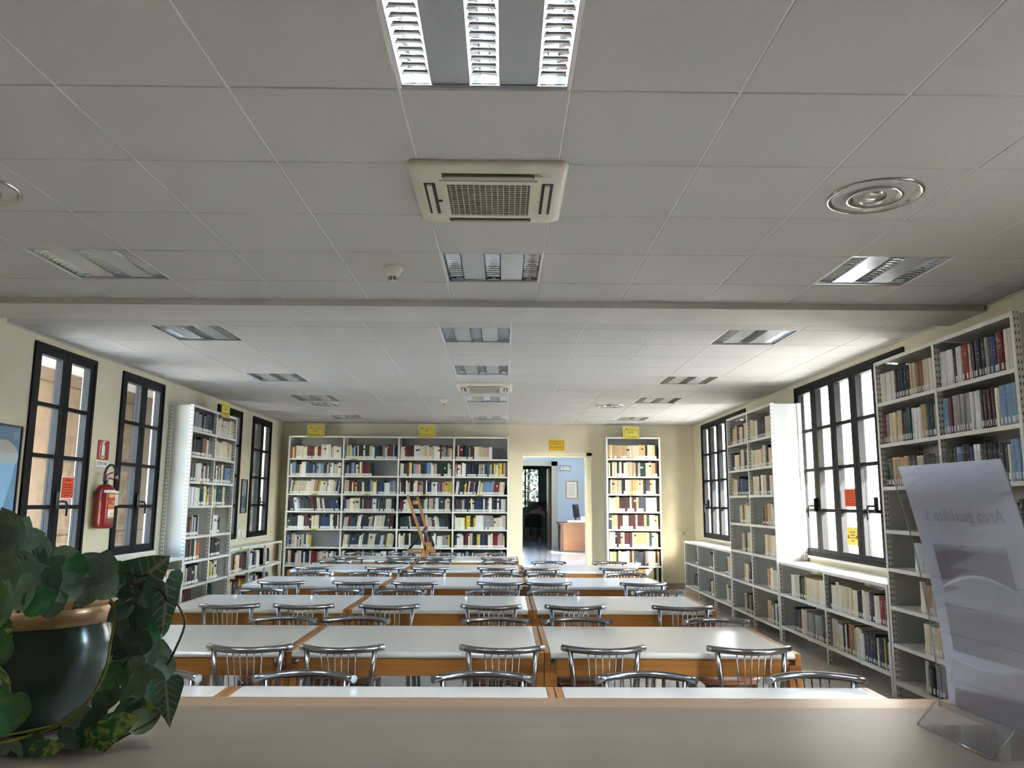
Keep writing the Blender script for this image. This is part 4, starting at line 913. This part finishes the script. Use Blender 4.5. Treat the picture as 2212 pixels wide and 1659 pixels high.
MB().lathe([(.001, 0), (.092, 0), (.098, .008), (.112, .03), (.132, .07), (.144, .115), (.146, .145), (.142, .17), (.135, .19)], 48).build('pot', GLAZE, pp)
MB().lathe([(.135, .188), (.146, .190), (.154, .198), (.156, .207), (.152, .216), (.143, .221), (.133, .217), (.128, .205), (.128, .17)], 48).build('pot_rim', RIM, pp)
MB().lathe([(.1285, .175), (.08, .182), (.001, .185)], 24).build('soil', mat('soil', (60, 46, 36), .95, noise=.3, nscale=60), pp)
def leaf_mat(name, c1, c2, vein, spots=0):
    m = mat(name, c1, .38); t = m.node_tree; b = t.nodes['Principled BSDF']; oi = t.nodes.new('ShaderNodeObjectInfo')
    n = t.nodes.new('ShaderNodeTexNoise'); n.inputs['Scale'].default_value = 3.5; n.inputs['Detail'].default_value = 4; n.inputs['Distortion'].default_value = 1.2; tc = t.nodes.new('ShaderNodeTexCoord'); ad = t.nodes.new('ShaderNodeVectorMath'); ad.operation = 'ADD'
    t.links.new(tc.outputs['Object'], ad.inputs[0]); cb = t.nodes.new('ShaderNodeVectorMath'); cb.operation = 'SCALE'; cb.inputs[0].default_value = (13, 7, 5); t.links.new(oi.outputs['Random'], cb.inputs['Scale']); t.links.new(cb.outputs[0], ad.inputs[1]); t.links.new(ad.outputs[0], n.inputs['Vector'])
    cr = t.nodes.new('ShaderNodeValToRGB'); cr.color_ramp.elements[0].position = .45; cr.color_ramp.elements[0].color = (*lin(c1), 1); cr.color_ramp.elements[1].position = .6 if spots else .75; cr.color_ramp.elements[1].color = (*lin(c2), 1)
    t.links.new(n.outputs[0], cr.inputs[0]); src = cr.outputs[0]
    if vein:
        sp = t.nodes.new('ShaderNodeSeparateXYZ'); t.links.new(tc.outputs['Object'], sp.inputs[0])
        def mt(op, a, bb=None):
            q = t.nodes.new('ShaderNodeMath'); q.operation = op
            for i, v in enumerate((a, bb)):
                if v is None: continue
                if isinstance(v, (int, float)): q.inputs[i].default_value = v
                else: t.links.new(v, q.inputs[i])
            return q.outputs[0]
        ax = mt('ABSOLUTE', sp.outputs[0]); mid = mt('LESS_THAN', ax, .028)
        side = mt('LESS_THAN', mt('ABSOLUTE', mt('SUBTRACT', mt('FRACT', mt('MULTIPLY', mt('SUBTRACT', sp.outputs[2], mt('MULTIPLY', ax, .7)), 6.0)), .5)), .085)
        side = mt('MULTIPLY', side, mt('LESS_THAN', ax, .22))
        f = mt('MAXIMUM', mid, side); mx = t.nodes.new('ShaderNodeMix'); mx.data_type = 'RGBA'; t.links.new(mt('MULTIPLY', f, .75), mx.inputs['Factor']); t.links.new(src, mx.inputs['A']); mx.inputs['B'].default_value = (*lin(vein), 1); src = mx.outputs['Result']
    t.links.new(src, b.inputs['Base Color']); return m
LM = {'R': leaf_mat('leaf_grey_green', (132, 154, 134), (156, 176, 152), None), 'D': leaf_mat('leaf_dark', (74, 104, 86), (98, 130, 106), None), 'G': leaf_mat('leaf_green', (76, 136, 82), (104, 164, 100), None),
      'V': leaf_mat('leaf_variegated', (72, 132, 78), (196, 212, 124), None, 1), 'A': leaf_mat('leaf_arrow', (94, 138, 116), (110, 154, 130), (206, 206, 184))}
def leaf_mesh(kind):
    """unit leaf along +z from z=0 to 1, in the xz plane with a fold and a droop"""
    if kind == 'A': w_ = [(-.12, .30), (0, .40), (.12, .40), (.3, .33), (.5, .25), (.7, .16), (.88, .06), (1, .003)]
    elif kind == 'V': w_ = [(0, .05), (.1, .2), (.25, .29), (.45, .29), (.65, .22), (.85, .1), (1, .003)]
    else: w_ = [(-.05, .2), (0, .30), (.12, .42), (.3, .48), (.5, .45), (.7, .34), (.87, .17), (1, .003)]
    g = MB(); vs_ = []
    for z, hw in w_:
        zz = max(z, .04) if z < 0 else z
        dr = -.22 * z * z
        for k, fx in enumerate((-1, -.5, 0, .5, 1)):
            zc_ = z if fx else max(z, .05)
            vs_.append((fx * hw, dr - .10 * abs(fx) * hw * 2 + .03 * math.sin(7 * z + 3 * fx), zc_))
    n = len(w_); g.add(vs_, [(5 * i + j, 5 * i + j + 1, 5 * i + j + 6, 5 * i + j + 5) for i in range(n - 1) for j in range(4)], True)
    me = g.mesh('leaf'); return me
LME = {}
for k in 'RDGVA':
    me = leaf_mesh(k if k in 'AV' else 'R'); me.materials.append(LM[k]); LME[k] = me
lr = random.Random(3); base = Vector((-.905, 1.57, 1.0805))
def put_leaf(x, y, z, L_, ang, k):
    o = bpy.data.objects.new('leaf', LME[k]); COL.objects.link(o); o.parent = pp
    a = R(ang - 90)
    M = Matrix.Rotation(-a, 4, 'Y') @ Matrix.Rotation(lr.uniform(-.5, .5), 4, 'Z') @ Matrix.Rotation(lr.uniform(-.6, .35), 4, 'X')
    M = Matrix.Translation(Vector((x, y, z)) - base) @ M @ Matrix.Translation((0, 0, 0)) @ Matrix.Scale(L_ * 1.12, 4) @ Matrix.Translation((0, 0, -.45))
    o.matrix_local = M
for l_ in LEAVES: put_leaf(*l_)
STEM = mat('vine_stem', (86, 84, 52), .6); STEMY = mat('vine_yellow', (150, 140, 40), .5); STEMB = mat('vine_brown', (96, 78, 66), .6)
def smooth(pts, n=4):
    P = [Vector(p) for p in pts]; out = []
    for i in range(len(P) - 1):
        p0, p1, p2, p3 = P[max(i - 1, 0)], P[i], P[i + 1], P[min(i + 2, len(P) - 1)]
        for j in range(n):
            t = j / n; out.append(.5 * ((2 * p1) + (p2 - p0) * t + (2 * p0 - 5 * p1 + 4 * p2 - p3) * t * t + (3 * p1 - p0 - 3 * p2 + p3) * t ** 3))
    return out + [P[-1]]
for i, v_ in enumerate(VINES): MB().tube([p - base for p in smooth(v_)], .0022, 6).build('vine', STEMY if i < 2 else STEMB if i in (3, 4, 5) else STEM, pp)
# short stalks that tie crown leaves to the soil
for i, l_ in enumerate(LEAVES):
    if l_[2] > 1.33 and l_[5] != 'A':
        p = Vector(l_[:3]); s_ = Vector((-.905 + lr.uniform(-.07, .07), 1.57 + lr.uniform(-.07, .05), 1.262)); m_ = (p + s_) / 2 + Vector((0, 0, .03))
        MB().tube([q - base for q in smooth((s_, m_, p), 3)], .0014, 5).build('stalk', STEM, pp)

# ================================================================== BROCHURE HOLDER
ACR = glass('acrylic', (242, 243, 246), .15, .04); ACE = glass('acrylic_edge', (225, 230, 234), .8, .1)
bh = empty('brochure_holder', (.845, 1.467, 1.0805), R(-86)); tag(bh, 'clear acrylic leaflet holder leaning at the right of the counter', 'leaflet holder')
# local: x along the sheet width (-.105..+.105), y toward the back of the holder (visitor side positive), z up
def sheet(prof, x0, x1, th, name, m, par):
    n = len(prof); P = [Vector((0, y, z)) for y, z in prof]; nr = []
    for i in range(n):
        d = (P[min(i + 1, n - 1)] - P[max(i - 1, 0)]).normalized(); nr.append(Vector((0, -d.z, d.y)))
    vs_ = []
    for x in (x0, x1):
        for i in range(n): vs_.append((x, P[i].y, P[i].z))
        for i in range(n): q = P[i] + nr[i] * th; vs_.append((x, q.y, q.z))
    fs = []
    for i in range(n - 1):
        fs += [(i, i + 1, 2 * n + i + 1, 2 * n + i), (n + i + 1, n + i, 3 * n + i, 3 * n + i + 1), (i, n + i, n + i + 1, i + 1), (2 * n + i, 2 * n + i + 1, 3 * n + i + 1, 3 * n + i)]
    fs += [(0, 2 * n, 3 * n, n), (n - 1, 2 * n - 1, 4 * n - 1, 3 * n - 1)]
    return MB().add(vs_, fs).build(name, m, par)
def curve(t): # back sheet: y offset against height fraction, leaning away at the top
    return .012 + (-.085) * max(0, t - .08) ** 1.8, .035 + .475 * t
prof = [(.13, .0), (-.035, .0), (-.037, .003), (.004, .045), (.008, .046)] 
sheet(prof[:2] + prof[2:], -.105, .105, .003, 'foot', ACR, bh)
MB().tube([(.105, -.036, .003), (.105, .006, .047)], .0012, 5).build('polished_edge', ACE, bh); MB().tube([(-.105, -.036, .003), (-.105, .006, .047)], .0012, 5).build('polished_edge', ACE, bh); MB().tube([(-.105, -.0365, .003), (.105, -.0365, .003)], .0012, 5).build('polished_edge', ACE, bh)
bp_ = [curve(i / 14) for i in range(15)]; sheet(bp_, -.105, .215, .003, 'back_sheet', ACR, bh)
for s_ in (-.105, .215): MB().tube([(s_, y, z) for y, z in bp_], .0012, 5).build('polished_edge', ACE, bh)
def paper_thin(m):
    t = m.node_tree; b = t.nodes['Principled BSDF']; o = t.nodes['Material Output']; tl = t.nodes.new('ShaderNodeBsdfTranslucent'); tl.inputs[0].default_value = b.inputs['Base Color'].default_value
    mx = t.nodes.new('ShaderNodeMixShader'); mx.inputs[0].default_value = .4; t.links.new(b.outputs[0], mx.inputs[1]); t.links.new(tl.outputs[0], mx.inputs[2]); t.links.new(mx.outputs[0], o.inputs[0]); return m
LEAFP = mat('leaflet_paper', (226, 223, 227), .8); LEAFP2 = mat('leaflet_paper_light', (242, 240, 243), .8); LEAFP3 = mat('leaflet_paper_dark', (200, 194, 200), .8)
for m_ in (LEAFP, LEAFP2, LEAFP3): paper_thin(m_)
def leaflet(t0, t1, x0, x1, off, m, nm_='leaflet', bow=0, slant=0):
    nx, nz = 10, 8; vs_ = []
    for i in range(nx + 1):
        q = i / nx; top = t1 + bow * math.sin(PI * q) + slant * (q - .5)
        for j in range(nz + 1):
            y, z = curve(t0 + (top - t0) * j / nz); vs_ += [(x0 + (x1 - x0) * q, y + off, z), (x0 + (x1 - x0) * q, y + off + .0006, z)]
    k = 2 * (nz + 1); fs = []
    for i in range(nx):
        for j in range(nz):
            p = k * i + 2 * j; fs += [(p, p + k, p + k + 2, p + 2), (p + 1, p + 3, p + k + 3, p + k + 1)]
        p = k * i + 2 * nz; fs.append((p, p + k, p + k + 1, p + 1))
    return MB().add(vs_, fs, True).build(nm_, m, bh)
leaflet(.02, .97, -.088, .205, .0075, LEAFP, 'poster_sheet')
def pocket(t0, t1, off): return sheet([(curve(t0)[0] + .006, curve(t0)[1])] + [(curve(t0 + (t1 - t0) * i / 6)[0] + off, curve(t0 + (t1 - t0) * i / 6)[1]) for i in range(7)], -.08, .185, .002, 'pocket', ACR, bh)
for t0, t1, of in ((.02, .25, .035), (.30, .50, .03), (.52, .70, .028)): pocket(t0, t1, of)
for t0, t1, x0, x1, m, bw, sl in ((.44, .66, -.05, .15, LEAFP3, .0, .01), (.42, .50, -.05, .155, LEAFP2, .05, .02), (.24, .42, -.055, .16, LEAFP3, .0, .0), (.13, .24, -.06, .17, LEAFP2, -.035, .06), (.02, .12, -.065, .175, LEAFP3, .0, .04)):
    leaflet(t0, t1, x0, x1, .0062 - .0004 * (1 if m is LEAFP2 else 0), m, 'leaflet', bw, sl)
t_ = text('Area giuridica S', .034, mat('ghost_ink', (196, 192, 197), .9), bh, (.06, curve(.77)[0] + .0058, curve(.77)[1]), (PI / 2 + .20, 0, 0), mirror=True, thick=.0001)

# ================================================================== ROOMS BEYOND THE DOORWAY
WALL2 = mat('pale_blue_wall', (206, 216, 226), .85); ZF = .26
M2 = mat('blue_grey_marble', (150, 158, 166), .12, noise=.2, nscale=2.5)
struct(box('floor_second_room', (-1.5, YR + .62, .0), (4.0, 28.2, ZF), M2), 'raised marble floor beyond the doorway')
struct(box('door_step', (.2, YR + .3, 0), (1.9, YR + .62, .13), M2))
wall_x('wall_second_right', 3.47, 3.8, YR + .3, 22.6, 0, 3.2, [(14.8, 16.9, .7, 3.0), (17.2, 17.75, 1.2, 2.65)], WALL2, 'pale wall of the second room')
struct(box('wall_second_left', (-1.8, YR + .3, 0), (-1.5, 28.2, 3.2), WALL2)); struct(box('ceiling_second_room', (-1.8, YR + .3, 3.2), (3.8, 28.4, 3.33), WALL2))
g = MB(); g.box((-1.5, 22.6, ZF), (.2, 22.75, 3.2)); g.box((1.42, 22.6, ZF), (3.8, 22.75, 3.2)); g.box((.2, 22.6, 2.6), (1.42, 22.75, 3.2)); struct(g.build('wall_second_rear', WALL2), 'pale blue wall behind the desk')
CAS = mat('grey_casing', (196, 192, 178), .6)
g = MB(); g.box((1.39, 22.57, ZF), (1.56, 22.6, 2.70)); g.box((.1, 22.57, 2.57), (1.56, 22.6, 2.70)); struct(g.build('trim_4', CAS), 'grey casing of the inner doorway')
dl = struct(box('door_1', (1.30, 22.8, ZF), (1.37, 23.5, 2.5), mat('brown_door', (92, 70, 50), .5)), 'open brown door leaf of the inner doorway'); MB().tube([(1.29, 22.9, 1.3), (1.25, 22.9, 1.3), (1.25, 23.0, 1.3)], .01, 6).build('door_handle', mat('brass', (190, 150, 70), .3, 1), dl)
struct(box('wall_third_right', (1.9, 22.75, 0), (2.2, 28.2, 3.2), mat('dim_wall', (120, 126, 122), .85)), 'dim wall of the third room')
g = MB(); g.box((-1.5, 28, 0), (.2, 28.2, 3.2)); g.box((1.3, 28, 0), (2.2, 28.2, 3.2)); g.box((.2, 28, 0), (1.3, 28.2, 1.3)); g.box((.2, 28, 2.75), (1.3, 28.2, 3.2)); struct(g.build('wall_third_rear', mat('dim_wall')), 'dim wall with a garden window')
wr = struct(empty('window_8', (.75, 27.98, 1.3)), 'garden window of the third room'); GF = mat('grey_green_frame', (110, 122, 116), .5)
for a, b in ((-.55, -.49), (.0, .07), (.49, .55)): box('frame', (a, -.02, 0), (b, .06, 1.45), GF, wr)
for a, b in ((0, .06), (1.39, 1.45)): box('frame', (-.55, -.02, a), (.55, .06, b), GF, wr)
for a, b in ((-.49, .0), (.07, .49)): box('pane', (a, .01, .06), (b, .016, 1.39), GLASS, wr)
box('shutter', (.56, -.06, -.1), (.86, -.02, 1.5), GF, wr)
hg = MB(); fr_ = random.Random(5)
for i in range(2600):
    x, y, z = fr_.uniform(-.4, 2.2), fr_.uniform(29.0, 30.4), fr_.uniform(.4, 3.8); s_ = fr_.uniform(.05, .12); a = Vector((fr_.uniform(-1, 1), fr_.uniform(-1, 1), fr_.uniform(-1, 1))).normalized() * s_; b = a.orthogonal().normalized() * s_ * .5; p = Vector((x, y, z))
    hg.add([p - a, p + b, p + a, p - b], [(0, 1, 2, 3)])
hd = empty('garden_hedge', (0.9, 29.9, -.2)); tag(hd, 'leafy garden bush outside the third room window', 'bush'); fo = hg.xf(Matrix.Translation((-.9, -29.9, .2))).build('foliage', mat('hedge_green', (70, 88, 50), .6), hd); fo['kind'] = 'stuff'; MB().tube([(0, 0, 0), (.1, 0, 3.5)], .06, 8).build('trunk', STEMB, hd)
for k_, yy in enumerate((16.6, 19.4)): luminaire(1.3, yy, 'added unseen lit louvre light in the room beyond the doorway, %s of two' % ['nearer', 'farther'][k_], True).location.z = 3.165  # unseen lamps added to brighten the pale wall behind the desk
# desk with screen
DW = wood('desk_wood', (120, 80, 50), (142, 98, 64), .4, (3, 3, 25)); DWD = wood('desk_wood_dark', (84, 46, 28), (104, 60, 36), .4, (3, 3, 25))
dk = empty('office_desk', (2.2, 20.6, ZF)); tag(dk, 'wooden office desk beyond the doorway, sun patch on its front', 'desk')
box('front_panel', (-.62, 0, .02), (.8, .03, .70), DW, dk); box('side_panel', (-.70, .03, .02), (-.66, .85, .70), DWD, dk); box('side_panel', (.8, .03, .02), (.84, .85, .70), DWD, dk); box('desk_top', (-.74, -.03, .70), (.86, .88, .745), DWD, dk, .006); box('top_edge', (-.62, -.036, .70), (.84, -.031, .74), DW, dk)
mo = empty('computer_monitor', (1.98, 21.0, ZF + .746), R(70)); tag(mo, 'dark monitor seen edge-on on the office desk', 'monitor')
box('stand_foot', (-.1, -.09, 0), (.1, .09, .015), BLACK, mo); box('stand_neck', (-.025, .03, .015), (.025, .06, .25), BLACK, mo); s_ = box('screen', (-.27, -.02, .12), (.27, .015, .47), BLACK, mo); s_.rotation_euler = (-.12, 0, 0)
pl = box('paper_tray', (-.18, -.1, 0), (.18, .1, .05), PAPER, None); pl.location = (1.87, 20.75, ZF + .746); tag(pl, 'white papers on the office desk', 'papers'); box('top_sheet', (-.16, -.09, .0505), (.15, .08, .056), PAPER, pl)
wb = box('white_box', (-.08, -.05, 0), (.08, .05, .16), PAPER, None); wb.location = (2.13, 20.8, ZF + .746); tag(wb, 'upright white box on the office desk', 'box'); box('box_lid', (-.081, -.051, .15), (.081, .051, .161), mat('sticker'), wb)
tp = empty('telephone', (2.38, 20.75, ZF + .746)); tag(tp, 'black telephone on the office desk', 'telephone'); MB().prism([(-.11, 0), (.11, 0), (.11, .05), (-.11, .10)], -.09, .09).build('base', BLACK, tp); MB().tube([(-.09, -.05, .13), (-.06, -.05, .145), (.06, -.05, .10), (.09, -.05, .075)], .022, 8).build('handset', BLACK, tp)
f1 = framed('framed_document', 'pale wood framed document on the wall behind the desk', (1.975, 22.598, 1.63), 0, .35, .51, mat('document_paper', (206, 206, 196), .8), .03, wood('pale_frame_wood', (176, 140, 100), (196, 162, 122), .5)); f1['category'] = 'framed document'; box('document_print', (-.1, -.0072, .08), (.1, -.0058, .43), mat('document_grey', (176, 176, 166), .8), f1)
s2 = framed('room_sign', 'small framed room sign beside the inner doorway', (1.787, 22.598, 2.43), 0, .31, .15, PAPER, .014); s2['category'] = 'sign'; text('SALA LETTURA', .036, INK, s2, (0, -.0075, .095), (PI / 2, 0, 0)); text('piano 1', .026, INK, s2, (.02, -.0075, .05), (PI / 2, 0, 0)); box('arrow_mark', (-.07, -.0072, .042), (-.045, -.0058, .06), INK, s2)
# screen, chair and reader in the dark third room
sc_ = empty('display_screen', (1.15, 26.5, ZF)); tag(sc_, 'large dark screen behind the seated reader', 'screen'); box('panel', (-.33, 0, .75), (.40, .04, 1.30), BLACK, sc_); box('stand', (-.03, .045, .0), (.03, .09, 1.0), BLACK, sc_); box('foot', (-.25, -.06, 0), (.25, .2, .02), BLACK, sc_)
tb2 = empty('study_table', (1.1, 26.25, ZF)); tag(tb2, 'dark study table in the third room', 'table'); box('tabletop', (-1.2, -.28, .70), (.7, .14, .74), DWD, tb2)
for x in (-1.15, .62):
    for y in (-.24, .06): box('leg', (x, y, 0), (x + .05, y + .05, .70), BLACK, tb2)
dc = empty('desk_chair', (1.02, 25.5, ZF)); tag(dc, 'black chair under the seated reader', 'chair'); box('seat', (-.22, -.2, .42), (.22, .22, .46), BLACK, dc, .01); box('backrest', (-.22, -.235, .52), (.22, -.205, .88), BLACK, dc, .01)
for x in (-.21, .18):
    for y in (-.22, .18): box('leg', (x, y, 0), (x + .03, y + .03, .42 if y > 0 else .88), BLACK, dc)
def skin_fig(name, chain, m, parent, lvl=1):
    """chain: list of (parent index or None, (x,y,z), radius)"""
    me = bpy.data.meshes.new(name); me.from_pydata([c[1] for c in chain], [(c[0], i) for i, c in enumerate(chain) if c[0] is not None], [])
    o = bpy.data.objects.new(name, me); COL.objects.link(o); o.parent = parent; me.materials.append(m)
    md = o.modifiers.new('skin', 'SKIN'); md.use_smooth_shade = True
    for i, c in enumerate(chain): me.skin_vertices[0].data[i].radius = (c[2], c[2])
    me.skin_vertices[0].data[0].use_root = True
    sb = o.modifiers.new('subdivision', 'SUBSURF'); sb.levels = lvl; sb.render_levels = lvl
    return o
pe = empty('person', (1.02, 25.5, ZF)); tag(pe, 'person in a grey shirt seated at the table, leaning right', 'person')
SK = mat('skin', (176, 130, 104), .6)
body = [(None, (0, 0, .54), .12), (0, (.02, .0, .66), .125), (1, (.06, .04, .82), .135), (2, (.11, .08, .95), .12), (3, (.14, .12, 1.03), .05), (4, (.16, .16, 1.10), .075), (5, (.17, .19, 1.18), .085), (6, (.17, .19, 1.24), .06),
        (3, (-.09, .10, .95), .06), (8, (-.16, .26, .78), .045), (9, (-.06, .45, .77), .036), (10, (.02, .52, .765), .026), (3, (.28, .10, .93), .06), (12, (.34, .28, .80), .045), (13, (.24, .47, .77), .036), (14, (.17, .53, .765), .026),
        (0, (-.1, .06, .53), .09), (16, (-.12, .42, .53), .065), (17, (-.13, .43, .28), .05), (18, (-.13, .40, .08), .036), (19, (-.13, .52, .04), .034), (0, (.1, .06, .53), .09), (21, (.14, .42, .53), .065), (22, (.16, .30, .28), .05), (23, (.18, .14, .08), .036), (24, (.19, .24, .04), .034)]
bo = skin_fig('body', body, SK, pe)
shirt = [(None, (0, 0, .56), .14), (0, (.02, 0, .66), .142), (1, (.06, .04, .82), .15), (2, (.11, .08, .95), .132), (3, (-.09, .10, .95), .075), (4, (-.14, .20, .86), .062), (3, (.28, .10, .93), .075), (6, (.32, .2, .87), .062)]
skin_fig('shirt', shirt, mat('grey_shirt', (150, 156, 160), .8), pe)
tr = [(None, (0, .02, .53), .13), (0, (-.1, .06, .53), .10), (1, (-.12, .42, .53), .078), (2, (-.13, .43, .28), .06), (3, (-.13, .41, .13), .05), (0, (.1, .06, .53), .10), (5, (.14, .42, .53), .078), (6, (.16, .30, .28), .06), (7, (.175, .18, .13), .05)]
skin_fig('trousers', tr, mat('dark_trousers', (34, 36, 42), .8), pe)
hair = MB().lathe([(.001, .1), (.05, .088), (.085, .05), (.094, 0), (.09, -.03), (.075, -.07)], 18); hair.xf(Matrix.Translation((.168, .175, 1.195))); hair.build('hair', mat('dark_hair', (30, 24, 20), .7), pe)
for sx in (-1, 1): box('shoe', (sx * .155 - .04 + (0 if sx < 0 else .02), (.40 if sx < 0 else .14) - .04, 0), (sx * .155 + .04 + (0 if sx < 0 else .02), (.40 if sx < 0 else .14) + .2, .075), mat('shoe_grey', (150, 150, 152), .6), pe, .02)
bk = empty('jacket', (1.0, 25.24, ZF)); tag(bk, 'black jacket hung over the back of the reader chair', 'jacket'); MB().prism([(-.24, .5), (.24, .5), (.22, .84), (.14, .905), (-.14, .905), (-.22, .84)], -.05, .015).build('jacket_body', mat('black_cloth', (16, 16, 18), .9), bk); MB().tube([(-.22, -.02, .84), (-.27, -.03, .66), (-.25, -.03, .48)], .045, 8).build('sleeve', mat('black_cloth'), bk)
